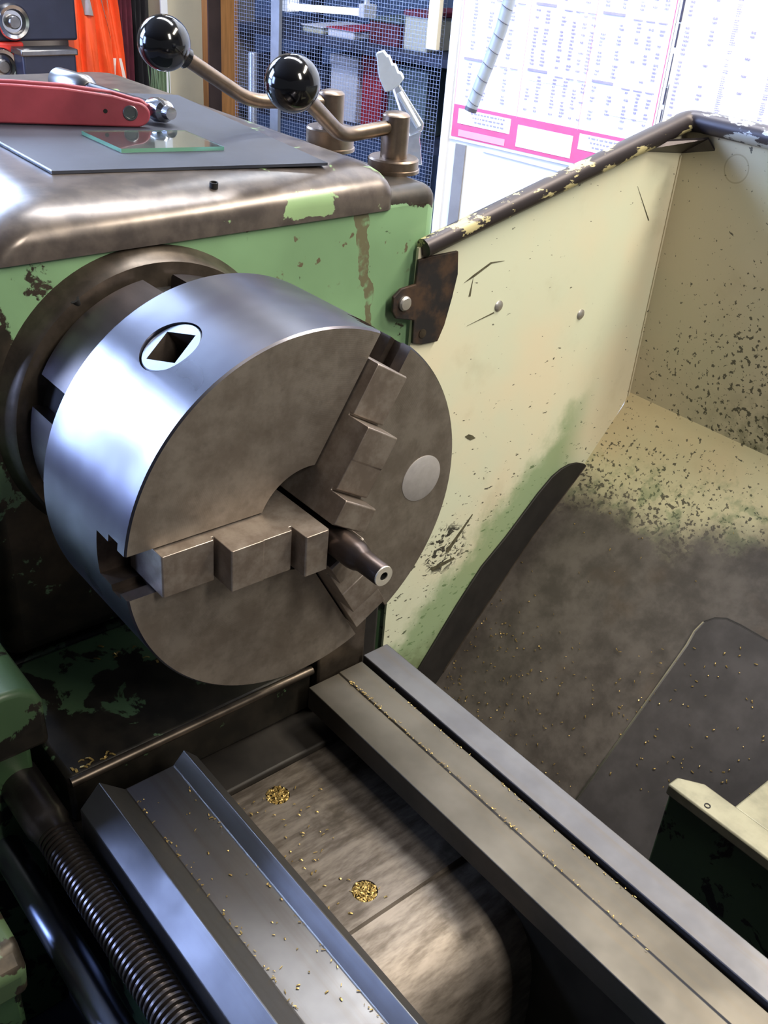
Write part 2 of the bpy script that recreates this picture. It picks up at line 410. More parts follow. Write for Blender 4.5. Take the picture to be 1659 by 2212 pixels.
def finish(o, smooth=35, bevel=0.0, seg=2):
    me = o.data
    if bevel:
        b = o.modifiers.new('bevel', 'BEVEL'); b.width = bevel; b.segments = seg; b.limit_method = 'ANGLE'; b.angle_limit = 0.6
        b.harden_normals = False
    if smooth:
        for p in me.polygons: p.use_smooth = True
        me.set_sharp_from_angle(angle=math.radians(smooth))
def obj(name, mb, mat, parent=None, smooth=35, bevel=0.0, seg=2):
    off = (0, 0, 0)
    if parent is not None: off = ORG[parent.name]
    me = mb.mesh(name, off) if isinstance(mb, MB) else mb
    o = bpy.data.objects.new(name, me); COL.objects.link(o)
    me.materials.append(MATS[mat] if isinstance(mat, str) else mat)
    if parent is not None: o.parent = parent
    ORG[o.name] = off
    finish(o, smooth, bevel, seg)
    return o
ORG = {}
def tag(o, label, cat, group=None, kind=None):
    o['label'] = label; o['category'] = cat
    if group: o['group'] = group
    if kind: o['kind'] = kind
    return o
def thing(name, loc, label, cat, group=None):
    o = bpy.data.objects.new(name, None); COL.objects.link(o); o.location = loc
    o.empty_display_size = 0.02
    ORG[o.name] = tuple(loc)
    return tag(o, label, cat, group)
def struct(name, mb, mat, parent=None, bevel=0.0):
    o = obj(name, mb, mat, parent, bevel=bevel)
    if parent is None: o['kind'] = 'structure'
    return o
def boolean(o, cutters, op='DIFFERENCE'):
    for c in cutters:
        m = o.modifiers.new('cut', 'BOOLEAN'); m.operation = op; m.object = c; m.solver = 'EXACT'
    dg = bpy.context.evaluated_depsgraph_get(); dg.update()
    me = bpy.data.meshes.new_from_object(o.evaluated_get(dg)); me.name = o.data.name
    o.modifiers.clear(); o.data = me
    for c in cutters: bpy.data.objects.remove(c, do_unlink=True)
    for p in me.polygons: p.use_smooth = True
    me.set_sharp_from_angle(angle=math.radians(35))
def cutter(mb):
    o = bpy.data.objects.new('cutter', mb.mesh('cutter')); COL.objects.link(o); return o

# ------------------------------------------------------------------ the room
FLOOR = -1.08; CEIL = 1.75
Pb = UD(1230, 200, 2.1); bd = np.array([-0.9788696, -0.20448545, 0]); bn = np.array([-0.20448545, 0.9788696, 0]); zu = np.array([0, 0, 1.0])
Pb = np.array([Pb[0], Pb[1], 0.0])
def BD(s, z, off=0.0):            # a point on the chart board: s along it, z height, off towards the lathe
    return Pb + bd * s + zu * z - bn * off
def BS(px, py, off=0.0):          # read s, z of a picture point on the plane of the board
    q = UP(px, py, Pb - bn * off, bn) - Pb
    return float(q @ bd), float(q[2])
struct('floor', MB().box(-4.5, 4.0, -4.5, 4.5, FLOOR - 0.05, FLOOR), 'concrete')
struct('ceiling', MB().box(-4.5, 4.0, -4.5, 4.5, CEIL, CEIL + 0.05), 'ceiling_paint')
wl = MB()
WX = -2.42
wl.box(WX - 0.1, WX, -4.5, -3.75, FLOOR, CEIL); wl.box(WX - 0.1, WX, -2.65, -2.05, FLOOR, CEIL); wl.box(WX - 0.1, WX, -3.75, -2.65, FLOOR, -0.08); wl.box(WX - 0.1, WX, -3.75, -2.65, 1.33, CEIL); wl.box(WX - 0.1, WX, -0.95, -0.35, FLOOR, CEIL); wl.box(WX - 0.1, WX, 0.65, 1.55, FLOOR, CEIL); wl.box(WX - 0.1, WX, -0.35, 0.65, FLOOR, 0.65); wl.box(WX - 0.1, WX, -0.35, 0.65, 1.55, CEIL)
wl.box(WX - 0.1, WX, -2.05, -0.95, FLOOR, -0.30); wl.box(WX - 0.1, WX, -2.05, -0.95, 1.57, CEIL)
struct('wall_left', wl, 'wall_paint')
wn = MB()
for y in (-2.05, -1.525, -1.0): wn.box(WX - 0.09, WX - 0.02, y, y + 0.05, -0.30, 1.57)
for z in (-0.30, 0.43, 0.48, 1.0, 1.52): wn.box(WX - 0.085, WX - 0.025, -2.0, -1.0, z, z + 0.05)
win = struct('window_1', wn, 'white_trim')
for y0, y1 in ((-2.0, -1.525), (-1.475, -1.0)):
    for z0, z1 in ((-0.25, 0.43), (0.53, 1.0), (1.05, 1.52)):
        obj('pane', MB().box(WX - 0.058, WX - 0.052, y0, y1, z0, z1), 'window_glass', win)
w2 = MB()
for y in (-3.75, -3.225, -2.70): w2.box(WX - 0.09, WX - 0.02, y, y + 0.05, -0.08, 1.33)
for z in (-0.08, 0.60, 1.28): w2.box(WX - 0.085, WX - 0.025, -3.70, -2.70, z, z + 0.05)
win2 = struct('window_2', w2, 'white_trim')
for y0, y1 in ((-3.70, -3.225), (-3.175, -2.70)):
    for z0, z1 in ((-0.03, 0.60), (0.65, 1.28)):
        obj('pane', MB().box(WX - 0.058, WX - 0.052, y0, y1, z0, z1), 'window_glass', win2)
w3 = MB()
for y in (-0.35, 0.125, 0.60): w3.box(WX - 0.09, WX - 0.02, y, y + 0.05, 0.65, 1.55)
for z in (0.65, 1.50): w3.box(WX - 0.085, WX - 0.025, -0.30, 0.60, z, z + 0.05)
win3 = struct('window_3', w3, 'white_trim')
for y0, y1 in ((-0.30, 0.125), (0.175, 0.60)): obj('pane', MB().box(WX - 0.058, WX - 0.052, y0, y1, 0.70, 1.50), 'window_glass', win3)
# partition wall that carries the charts; it ends at the wire screen
pw = MB(); a = BD(0.285, FLOOR, -0.03); pw.frame_box(a, -bd * 2.8, bn * 0.08, zu * (CEIL - FLOOR))
struct('wall_back', pw, 'wall_paint')
# far wall of the store behind the screen
fw = MB(); a = BD(2.4, FLOOR, -1.5); fw.frame_box(a, -bd * 3.4, bn * 0.08, zu * (CEIL - FLOOR))
struct('wall_far', fw, 'wall_blue')

# ------------------------------------------------------------------ lathe base and bed
XE = 0.95
cab = thing('lathe_base_cabinet', (0.2, 0, FLOOR), 'dark blue lathe base cabinet under the bed', 'cabinet')
obj('body', MB().box(-0.75, XE, -0.20, 0.14, FLOOR, -0.50), 'cabinet_blue', cab, bevel=0.01)
obj('chip_tray', MB().box(-0.78, XE, -0.42, 0.16, -0.50, -0.485), 'cabinet_blue', cab, bevel=0.004)

bed = thing('lathe_bed', (0.3, 0, -0.485), 'cast iron lathe bed with ground steel ways', 'lathe bed')
FX, RX = -0.034, -0.055
obj('v_way', MB().prism_x([(-0.154, -0.27), (-0.154, -0.194), (-0.139, -0.1776), (-0.1215, -0.195), (-0.0845, -0.195), (-0.0755, -0.185), (-0.0655, -0.197), (-0.064, -0.222), (-0.075, -0.27)], FX, XE), 'way_v', bed, smooth=20, bevel=0.0008)
obj('front_wall', MB().prism_x([(-0.148, -0.485), (-0.148, -0.27), (-0.085, -0.27), (-0.085, -0.485)], FX, XE), 'green_dark', bed, bevel=0.003)
obj('flat_way', MB().prism_x([(0.049, -0.228), (0.049, -0.2065), (0.079, -0.2065), (0.0795, -0.2055), (0.1035, -0.2055), (0.1035, -0.228)], RX, XE), 'way_dull', bed, smooth=10, bevel=0.0008)
obj('rear_way', MB().prism_x([(0.107, -0.24), (0.107, -0.2025), (0.133, -0.2025), (0.133, -0.24)], RX - 0.003, XE), 'way_bright', bed, smooth=10, bevel=0.0008)
obj('rear_wall', MB().prism_x([(0.070, -0.485), (0.070, -0.228), (0.128, -0.228), (0.128, -0.485)], RX, XE), 'dark_iron', bed, bevel=0.002)
obj('way_groove', MB().box(RX, XE, 0.1035, 0.107, -0.235, -0.2165), 'grime_and_shade', bed)
# web between the shears: pocked casting with two drilled holes, rolling down at its end
prof = [(-0.030, -0.30), (-0.030, -0.2515), (0.116, -0.250), (0.1175, -0.2525), (0.14, -0.2545), (0.158, -0.259), (0.172, -0.267), (0.183, -0.280), (0.190, -0.30), (0.194, -0.34), (0.196, -0.485), (0.10, -0.485), (0.10, -0.30)]
web = obj('web', MB().prism([(a, -0.086, b) for a, b in prof], (0, 0.157, 0)), 'web_casting', bed, smooth=30)
HOLES = [(U(600, 1718, 'z', -0.2515)), (U(788, 1925, 'z', -0.2505))]
boolean(web, [cutter(MB().lathe([(0.0092, -0.012), (0.0092, 0.02)], (h[0], h[1], -0.2515), (0, 0, 1), 24)) for h in HOLES])
# gap floor under the chuck
obj('gap_floor', MB().box(-0.205, -0.0305, -0.147, 0.13, -0.30, -0.246), 'dark_iron', bed, bevel=0.002)  # dark colour also holds the chuck's shadow on this floor
obj('gap_wall', MB().box(-0.205, -0.0625, 0.064, 0.112, -0.246, -0.150), 'worn_iron', bed, bevel=0.002)
obj('foot_shade_block', MB().box(-0.205, -0.120, 0.1125, 0.178, -0.476, -0.165), 'grime_and_shade', bed, bevel=0.004)  # near-black block paints in the shadowed side of the headstock foot
obj('bed_end', MB().box(-0.72, -0.207, -0.15, 0.284, -0.485, -0.202), 'green_dark', bed, bevel=0.004)

# ------------------------------------------------------------------ headstock
XH = -0.205
hs = thing('lathe_headstock', (-0.45, 0.06, -0.2), 'green headstock with chipped paint behind the steel chuck', 'headstock')
def side_t(z, R=0.085):            # how far the rounded operator side stands out at height z
    d = 0.150 - z; return math.sqrt(max(R * R - (R - d) ** 2, 0.0)) if d < R else R
bp_ = [(0.285, -0.2), (0.285, 0.131), (-0.05 - side_t(0.131) + 0.002, 0.131)] + [(-0.05 - side_t(z) + 0.002, z) for z in (0.12, 0.11, 0.10, 0.09, 0.08, 0.07)] + [(-0.133, -0.2)]
obj('body', MB().prism_x(bp_, -0.70, XH), 'green_headstock', hs, bevel=0.014, seg=4)
# top cover: rounded lid with bare worn edges
def rrect(x0, x1, y0, y1, r, seg=8):
    pts = []
    for cx, cy, a in ((x1 - r[0], y1 - r[0], 0), (x0 + r[1], y1 - r[1], 90), (x0 + r[2], y0 + r[2], 180), (x1 - r[3], y0 + r[3], 270)):
        rad = r[(0, 90, 180, 270).index(a)]
        for k in range(seg + 1):
            t = math.radians(a + 90 * k / seg); pts.append((cx + rad * math.cos(t), cy + rad * math.sin(t)))
    return pts
lid = MB(); layers = [(0, 0.1165), (0, 0.1275), (0.0012, 0.1325), (0.005, 0.1375), (0.012, 0.1425), (0.022, 0.1462), (0.034, 0.1485), (0.046, 0.1497), (0.058, 0.150)]
ring0 = None
vs_, fs_ = [], []
for i, (ins, z) in enumerate(layers):
    R = rrect(-0.69, XH + 0.003 - ins * 0.95, -0.05 - side_t(z), 0.233 - ins * 0.35, (0.012, 0.02, 0.02, 0.022))
    m = len(R); vs_ += [(a, b, z) for a, b in R]
    if i: fs_ += [((i - 1) * m + k, (i - 1) * m + (k + 1) % m, i * m + (k + 1) % m, i * m + k) for k in range(m)]
fs_ += [tuple(range(m))[::-1], tuple((len(layers) - 1) * m + k for k in range(m))]
lid.add(vs_, fs_)
cov = obj('top_cover', lid, 'green_cover', hs, smooth=50)
for (px, py, z, r) in ((58, 470, 0.1375, 0.0058), (462, 396, 0.1487, 0.0032)):
    q = U(px, py, 'z', z); nn = Vector((0.45, -0.35, 0.8)) if px < 100 else Vector((0.12, 0, 1))
    obj('oil_hole', MB().lathe([(r, -0.006), (r, 0.0009), (r * 0.75, 0.0009), (r * 0.7, -0.002)], q, nn, 20), 'hole_black', cov)
# spindle boss, flange and slotted nut behind the chuck
obj('spindle_boss', MB().lathe([(0.118, -0.210), (0.1165, -0.2045), (0.1130, -0.2005), (0.1115, -0.190), (0.1095, -0.1865), (0.080, -0.186)], seg=96), 'worn_iron', hs, smooth=40)
nut = obj('spindle_nut', MB().lathe([(0.092, -0.19), (0.092, -0.112)], seg=72), 'grime_and_shade', hs)
def cyl_ang(px, py, r):
    d = ray(px, py); a = d[1] ** 2 + d[2] ** 2; b = CC[1] * d[1] + CC[2] * d[2]; c = CC[1] ** 2 + CC[2] ** 2 - r * r
    t = (-b - math.sqrt(max(b * b - a * c, 0))) / a; X = CC + d * t
    return X, math.atan2(X[2], X[1])
_, aA = cyl_ang(352, 603, 0.1025); _, aB = cyl_ang(86, 850, 0.1025)
GAP = math.radians(13)
sp = (aB - aA) % (2 * PI)
cuts = [aA, aA + sp, aA + 2 * sp, aA + 3 * sp] if sp * 3.5 < 2 * PI else [aA, aA + sp, aA + 2 * sp]
for i, a in enumerate(cuts):
    b = cuts[(i + 1) % len(cuts)] + (2 * PI if i == len(cuts) - 1 else 0)
    obj('nut_segment', MB().lathe([(0.090, -0.1815), (0.1005, -0.1815), (0.1025, -0.1795), (0.1025, -0.130), (0.090, -0.130), (0.090, -0.1815)], a0=a + GAP / 2, a1=b - GAP / 2, seg=40, cap=False), 'nose_steel', nut)
q, qa = cyl_ang(181, 660, 0.1110)
obj('grub_screw', MB().lathe([(0.0035, -0.004), (0.0035, 0.0006), (0.002, 0.0006), (0.0018, -0.002)], (-0.1885, 0.1098 * math.cos(qa), 0.1098 * math.sin(qa)), (0.3, math.cos(qa), math.sin(qa)), 16), 'hole_black', hs)
# foot of the headstock: level green shelf with a worn front edge
SH = -0.200
sh = obj('foot_shelf', MB().box(-0.2045, -0.068, -0.147, 0.062, -0.2455, SH), 'green_shelf', hs, bevel=0.004)
obj('worn_edge', MB().tube([(-0.0675, -0.146, SH - 0.0035), (-0.0675, 0.061, SH - 0.0030)], 0.0037, 12), 'worn_iron', sh)

# gear levers on the rear ledge
def lever(label_mat, base, z0, zc, zp, knob, rk, bend, za, rc, rp):
    b = obj('gear_lever', MB().lathe([(rp, zc - z0 - 0.001), (rp, zp - z0 - 0.002), (rp - 0.002, zp - z0), (rp * 0.5, zp - z0 + 0.0012)], (base[0], base[1], z0), (0, 0, 1), 32), 'lever_steel', hs)
    obj('collar', MB().lathe([(rc + 0.001, 0), (rc + 0.001, 0.003), (rc, 0.0035), (rc, zc - z0 - 0.0015), (rc - 0.0015, zc - z0), (rp, zc - z0)], (base[0], base[1], z0), (0, 0, 1), 40), 'lever_steel', b)
    A = Vector((base[0], base[1], za)); Bp = Vector(bend); K = Vector(knob)
    p = [A.lerp(Bp, t) for t in (0, 0.35, 0.7)]
    d0 = (Bp - A).normalized(); d1 = (K - Bp).normalized(); r_ = 0.016
    for t in np.linspace(0, 1, 7):
        s0 = Bp - d0 * r_; s1 = Bp + d1 * r_
        p.append((1 - t) ** 2 * s0 + 2 * t * (1 - t) * Bp + t * t * s1)
    p += [Bp.lerp(K, t) for t in (0.5, 0.75, 0.95)]
    obj('arm', MB().tube(p, 0.0062, 14), 'lever_steel', b)
    kn = MB(); kn.sphere((0, 0, 0), rk, 40, 24)
    zax = d1; 
    obj('knob', MB().sphere(K, rk, 40, 24), 'knob_black', b)
    obj('knob_collar', MB().tube([K - d1 * (rk + 0.003), K - d1 * (rk - 0.004)], 0.0085, 16), 'knob_black', b)
Z0 = 0.131
b1 = U(848, 368, 'z', Z0); b2 = U(712, 322, 'z', Z0)
k1 = UD(632, 180, 0.80); k2 = UD(354, 93, 0.90)
top1 = UP(848, 243, (b1[0], b1[1], 0), np.array([0.63, -0.57, 0]))[2]
col1 = UP(848, 338, (b1[0], b1[1], 0), np.array([0.63, -0.57, 0]))[2]
arm1 = UP(830, 270, (b1[0], b1[1], 0), np.array([0.63, -0.57, 0]))[2]
bend1 = UP(738, 294, (b1[0] + 0.008, b1[1], 0), np.array([1, -0.1, 0]))
lever(0, b1, Z0, col1, top1, k1, 0.0206, bend1, arm1, 0.0225, 0.0120)
top2 = UP(700, 195, (b2[0], b2[1], 0), np.array([0.63, -0.57, 0]))[2]
col2 = UP(700, 272, (b2[0], b2[1], 0), np.array([0.63, -0.57, 0]))[2]
arm2 = UP(690, 218, (b2[0], b2[1], 0), np.array([0.63, -0.57, 0]))[2]
bend2 = UP(538, 218, (b2[0] - 0.005, b2[1], 0), np.array([1, -0.1, 0]))
lever(0, b2, Z0, col2, top2, k2, 0.0212, bend2, arm2, 0.0225, 0.0120)

# ------------------------------------------------------------------ the chuck
R0, CL = 0.125, 0.1083
PH = [math.radians(a) for a in (59.3, 179.3, 299.3)]
ck = thing('lathe_chuck', (-0.05, 0, -0.125), 'large three jaw steel lathe chuck with round machined face', 'chuck')
body = obj('chuck_body', MB().lathe([(0.034, -CL), (R0 - 0.002, -CL), (R0, -CL + 0.002), (R0, -0.0012), (R0 - 0.0012, 0), (0.0372, 0), (0.0365, -0.001), (0.034, -CL)], seg=160, cap=False), 'barrel_steel', ck)
cs = []
def jbox(ang, r0, r1, w, x0, x1):
    e = np.array([0, math.cos(ang), math.sin(ang)]); t = np.array([0, -math.sin(ang), math.cos(ang)])
    return MB().frame_box(e * r0 - t * w + np.array([x0, 0, 0]), e * (r1 - r0), t * 2 * w, np.array([x1 - x0, 0, 0]))
for a in PH:
    cs.append(cutter(jbox(a, 0.02, 0.15, 0.0150, -0.034, 0.01)))
    cs.append(cutter(jbox(a, 0.02, 0.15, 0.0195, -0.020, -0.009)))
pa = math.radians(119.3); pd = Vector((0, math.cos(pa), math.sin(pa))); px_ = -0.0550
cs.append(cutter(MB().lathe([(0.0200, 0.095), (0.0200, 0.14)], (px_, 0, 0), pd, 48)))
boolean(body, cs)
# face and slots get their own worn steel
body.data.materials.append(MATS['face_steel']); body.data.materials.append(MATS['slot_steel'])
o0 = ORG[body.name]
for p in body.data.polygons:
    c = p.center; cx = c.x + o0[0]; cy = c.y + o0[1]; cz = c.z + o0[2]; rad = math.hypot(cy, cz)
    if p.normal.x > 0.9 and cx > -0.0005: p.material_index = 1
    elif rad < R0 - 0.004 and not (p.normal.x > 0.9 and cx > -0.0005) and cx > -0.05: p.material_index = 2
    else: p.material_index = 0
# key socket: round pinion end with a square hole
pin = obj('key_socket', MB().lathe([(0.0194, 0.098), (0.0194, 0.1222), (0.0186, 0.1232), (0.001, 0.1232)], (px_, 0, 0), pd, 48), 'pinion_steel', ck)
tt = Vector((1, 0, 0)); uu = pd.cross(tt)
q = 0.0112; o_ = Vector((px_, 0, 0)) + pd * 0.101
c_ = MB(); th = math.radians(20); e1 = tt * math.cos(th) + uu * math.sin(th); e2 = pd.cross(e1)
c_.frame_box(o_ - e1 * q - e2 * q, e1 * 2 * q, e2 * 2 * q, pd * 0.05)
boolean(pin, [cutter(c_)])
pin.data.materials.append(MATS['slot_steel'])
for p in pin.data.polygons:
    c = Vector(p.center) + Vector(ORG[pin.name]) - Vector((px_, 0, 0)); h = c.dot(pd); lat = (c - pd * h).length
    if lat < 0.0135 and h < 0.1225: p.material_index = 1
obj('face_plug', MB().lathe([(0.0172, -0.002), (0.0172, 0.0003), (0.0168, 0.0005), (0.0005, 0.0005)], (0, 0.0962, -0.001), (1, 0, 0), 48), 'plug_steel', ck)
# stepped jaws
def jaw(a):
    pr = [(0.0098, -0.030), (0.0098, 0.0345), (0.0108, 0.036), (0.0262, 0.036), (0.0270, 0.0352), (0.0270, 0.0205), (0.0290, 0.0205),
          (0.0290, 0.0240), (0.0297, 0.0247), (0.0490, 0.0247), (0.0496, 0.0252), (0.0705, 0.0252), (0.0712, 0.0245), (0.0712, 0.0055), (0.0728, 0.0055),
          (0.0728, 0.0085), (0.0735, 0.0092), (0.1058, 0.0092), (0.1066, 0.0084), (0.1066, -0.030)]
    e = np.array([0, math.cos(a), math.sin(a)]); t = np.array([0, -math.sin(a), math.cos(a)])
    w = 0.0140
    o = obj('jaw', MB().prism([e * r - t * w + np.array([h, 0, 0]) for r, h in pr], t * 2 * w), 'jaw_steel', ck, smooth=20, bevel=0.0006)
    # guide rib riding in the slot
    obj('guide_rib', MB().frame_box(e * 0.030 - t * 0.0185 + np.array([-0.0185, 0, 0]), e * 0.075, t * 0.037, np.array([0.008, 0, 0])), 'slot_steel', o)
for a in PH: jaw(a)
wp = thing('turned_rod', (0.03, 0, 0), 'dark turned rod with a drilled bright end held in the jaws', 'workpiece')
rod = obj('shank', MB().lathe([(0.0094, -0.085), (0.0094, 0.0490), (0.0086, 0.0535), (0.0074, 0.0560), (0.0071, 0.0590), (0.0069, 0.0745), (0.0064, 0.0757), (0.0030, 0.0757)], seg=40, cap=False), 'rod_steel', wp)
obj('end_face', MB().lathe([(0.0066, 0.0750), (0.0064, 0.0762), (0.0028, 0.0762), (0.0026, 0.060)], seg=32, cap=False), 'cut_steel', wp)
obj('drilled_hole', MB().lathe([(0.0001, 0.064), (0.0026, 0.064), (0.0027, 0.0757)], seg=20, cap=False), 'hole_black', wp)

# ------------------------------------------------------------------ splash guard
sg = thing('splash_guard', (0.2, 0.55, -0.5), 'cream painted sheet metal splash guard with dark rim behind the chuck', 'splash guard')
XP = -0.198; YW = 0.6175
side = obj('side_panel', MB().prism_x([(0.2585, 0.081), (YW, 0.171), (YW + 0.002, -0.143), (0.5647, -0.221), (0.349, -0.433), (0.2585, -0.470)], XP - 0.003, XP), 'cream_side', sg)
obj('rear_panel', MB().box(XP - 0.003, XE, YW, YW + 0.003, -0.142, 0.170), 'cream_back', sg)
jn = [U(px, py, 'x', XP + 0.003)[1:] for px, py in ((1264, 1008), (1149, 1162), (1029, 1340), (958, 1452))]
CH = [(YW + 0.002, -0.135), (YW - 0.002, -0.146), (0.612, -0.156)] + [tuple(q) for q in jn] + [(0.20, jn[3][1] + (0.20 - jn[3][0]) * (jn[3][1] - jn[1][1]) / (jn[3][0] - jn[1][0]))]

cm = MB(); ncol = 24
xs = np.linspace(XP, XE, ncol)
cm.add([(x, y, z) for y, z in CH for x in xs] + [(x, y + 0.002, z - 0.003) for y, z in CH for x in xs],
       [(j * ncol + i, j * ncol + i + 1, (j + 1) * ncol + i + 1, (j + 1) * ncol + i) for j in range(len(CH) - 1) for i in range(ncol - 1)] +
       [((j + len(CH)) * ncol + i, (j + len(CH) + 1) * ncol + i, (j + len(CH) + 1) * ncol + i + 1, (j + len(CH)) * ncol + i + 1) for j in range(len(CH) - 1) for i in range(ncol - 1)])
obj('chute', cm, 'cream_chute', sg, smooth=50)
# dirty upturned flange of the chute against the side panel, round topped
fl = [U(px, py, 'x', XP)[1:] for px, py in ((1268, 1006), (1258, 1000), (1244, 998), (1228, 1001), (1210, 1011), (1190, 1028), (1160, 1064), (1091, 1157), (1038, 1222), (985, 1304), (932, 1392), (890, 1462), (920, 1506), (960, 1450), (1029, 1338), (1149, 1160))]
obj('chute_flange', MB().prism_x(fl, XP + 0.0002, XP + 0.0030), 'grime_and_shade', sg, bevel=0.0008)
fe = [U(px, py, 'x', XP + 0.003) for px, py in ((1266, 1006), (1149, 1162), (1029, 1340), (958, 1450))]
obj('flange_edge', MB().tube(fe, 0.0012, 8), 'worn_iron', sg)
# raised wear plate lying on the chute, with a rounded corner
cp = np.array([0, jn[1][0], jn[1][1]]); dn = np.array([0, jn[3][0] - jn[1][0], jn[3][1] - jn[1][1]]); dn /= np.linalg.norm(dn); cn = np.cross(np.array([1, 0, 0]), dn)
if cn[2] < 0: cn = -cn
pl = [UP(px, py, cp, cn) for px, py in ((1130, 1892), (1230, 1752), (1300, 1655), (1400, 1515), (1485, 1395), (1502, 1365), (1522, 1345), (1545, 1337), (1570, 1338), (1600, 1352), (1659, 1386))]
dxy = (pl[-1] - pl[-2]); dxy /= np.linalg.norm(dxy)
pl = pl + [pl[-1] + dxy * 0.5]
far_ = pl[-1] + dn * (np.dot(pl[0] - pl[-1], dn))
wear = obj('wear_plate', MB().prism([q + cn * 0.0003 for q in pl + [far_]], cn * 0.0022), 'plate_dark', sg, smooth=0)
obj('plate_edge_highlight', MB().tube([q + cn * 0.0016 for q in pl[:7]], 0.0018, 8), 'highlight_steel', wear)  # bright line paints the highlight along the plate's left edge
obj('plate_top_line', MB().tube([q + cn * 0.0010 for q in pl[6:]], 0.0017, 6), 'grime_and_shade', wear)  # dark line along the plate's top edge
# tubular rim
RR = 0.0105
tl = U(915, 536, 'x', XP + 0.003); tr = U(1488, 258, 'x', XP + 0.003)
tr = np.array([tr[0], YW - 0.002, tr[2]])
end = np.array([XE, YW - 0.002, tr[2] - 0.002])
cpt = []
for t in np.linspace(0, 1, 8):
    s0 = tr + (tl - tr) / np.linalg.norm(tl - tr) * 0.016; s1 = tr + np.array([0.016, 0, 0])
    cpt.append((1 - t) ** 2 * s0 + 2 * t * (1 - t) * tr + t * t * s1)
obj('side_rim', MB().tube([tl, tl + (tr - tl) * 0.5] + cpt[:4], [0.0085, 0.0098] + [RR] * 4, 16), 'rim_flaked', sg, smooth=60)
obj('rear_rim', MB().tube(cpt[3:] + [np.array([0.2, YW - 0.002, tr[2]]), end], RR, 16), 'rim_flaked_pale', sg, smooth=60)
g0 = U(1478, 332, 'x', XP)
gy = YW; gz = 0.130
obj('corner_gusset', MB().prism([(XP, YW - 0.080, gz + 0.010), (XP, YW, gz + 0.002), (XP + 0.038, YW, gz + 0.012), (XP + 0.03, YW - 0.004, gz + 0.022), (XP + 0.004, YW - 0.06, gz + 0.018)], (0, 0, 0.002)), 'rim_steel', sg, smooth=0)
obj('corner_seam', MB().tube([(XP + 0.001, YW - 0.001, gz), (XP + 0.001, YW - 0.001, -0.145)], 0.0012, 6), 'cream_back', sg)
for px, py in ((1077, 661), (1254, 679)):
    q = U(px, py, 'x', XP)
    obj('rivet', MB().lathe([(0.0058, -0.001), (0.0056, 0.0005), (0.004, 0.0018), (0.001, 0.0023)], q, (1, 0, 0), 20), 'rivet', sg)
mk = MB()
for pts_ in (((1002, 611), (1022, 594), (1060, 566), (1090, 563), (1062, 569), (1024, 598)), ((1012, 640), (1022, 600), (1016, 640)), ((1008, 704), (1066, 674), (1068, 676)),
             ((1377, 402), (1402, 476), (1400, 476)), ((1004, 943), (1012, 938), (1020, 940), (1027, 946), (1016, 951), (1010, 948)),
             ((962, 1190), (1020, 1110), (1021, 1112), (968, 1194)), ((928, 1228), (980, 1203), (982, 1207), (934, 1234))):
    mk.prism_x([U(px, py, 'x', XP)[1:] for px, py in pts_], XP + 0.0001, XP + 0.0004)
o_mk = obj('paint_scars', mk, 'scar', side, smooth=0); o_mk['kind'] = 'stuff'
lt = [U(px, py, 'x', XP)[1:] for px, py in ((899, 560), (925, 552), (985, 540), (984, 590), (972, 640), (955, 700), (940, 735), (905, 742), (886, 740), (889, 690), (850, 686), (843, 672), (845, 640), (862, 622), (893, 612))]
lat = obj('latch_plate', MB().prism_x(lt, XP + 0.0003, XP + 0.0035), 'latch_rust', sg, smooth=0, bevel=0.0008)
q = U(873, 655, 'x', XP + 0.0035)
obj('screw', MB().lathe([(0.0066, -0.001), (0.0066, 0.002), (0.0052, 0.0036), (0.001, 0.004)], q, (1, 0, 0), 24), 'rivet', lat)
q = U(912, 720, 'x', XP + 0.0035)
obj('screw', MB().lathe([(0.0042, -0.001), (0.0042, 0.0008), (0.001, 0.0012)], q, (1, 0, 0), 20), 'worn_iron', lat)

# ------------------------------------------------------------------ bracket on the rear of the bed, right
br = thing('slide_bracket', (0.3, 0.27, -0.48), 'green cast bracket with bare metal top beside the rear way', 'bracket')
zt = -0.253
yb = U(1541, 1706, 'z', zt)[1]
x0 = U(1442, 1698, 'y', 0.25)[0]
wallb = obj('web_plate', MB().box(x0 + 0.002, XE, 0.252, 0.266, -0.505, zt - 0.010), 'green_dark', br, bevel=0.002)
obj('top_rail', MB().prism([(x0 + 0.012, 0.2495, zt - 0.011), (x0, 0.2495, zt - 0.011), (x0, 0.262, zt - 0.011), (x0 + 0.018, yb, zt - 0.011), (XE, yb, zt - 0.011), (XE, 0.2495, zt - 0.011)], (0, 0, 0.011)), 'bracket_top', br, bevel=0.0015)
ax0 = U(1584, 1742, 'z', zt)[0]
obj('cross_arm', MB().box(ax0, ax0 + 0.075, yb - 0.001, 0.46, zt - 0.030, zt - 0.001), 'bracket_top', br, bevel=0.002)
q = U(1528, 1741, 'z', zt)
obj('screw_hole', MB().lathe([(0.0026, -0.004), (0.0026, 0.0006), (0.0018, 0.0006), (0.0016, -0.002)], q, (0, 0, 1), 14), 'hole_black', br)

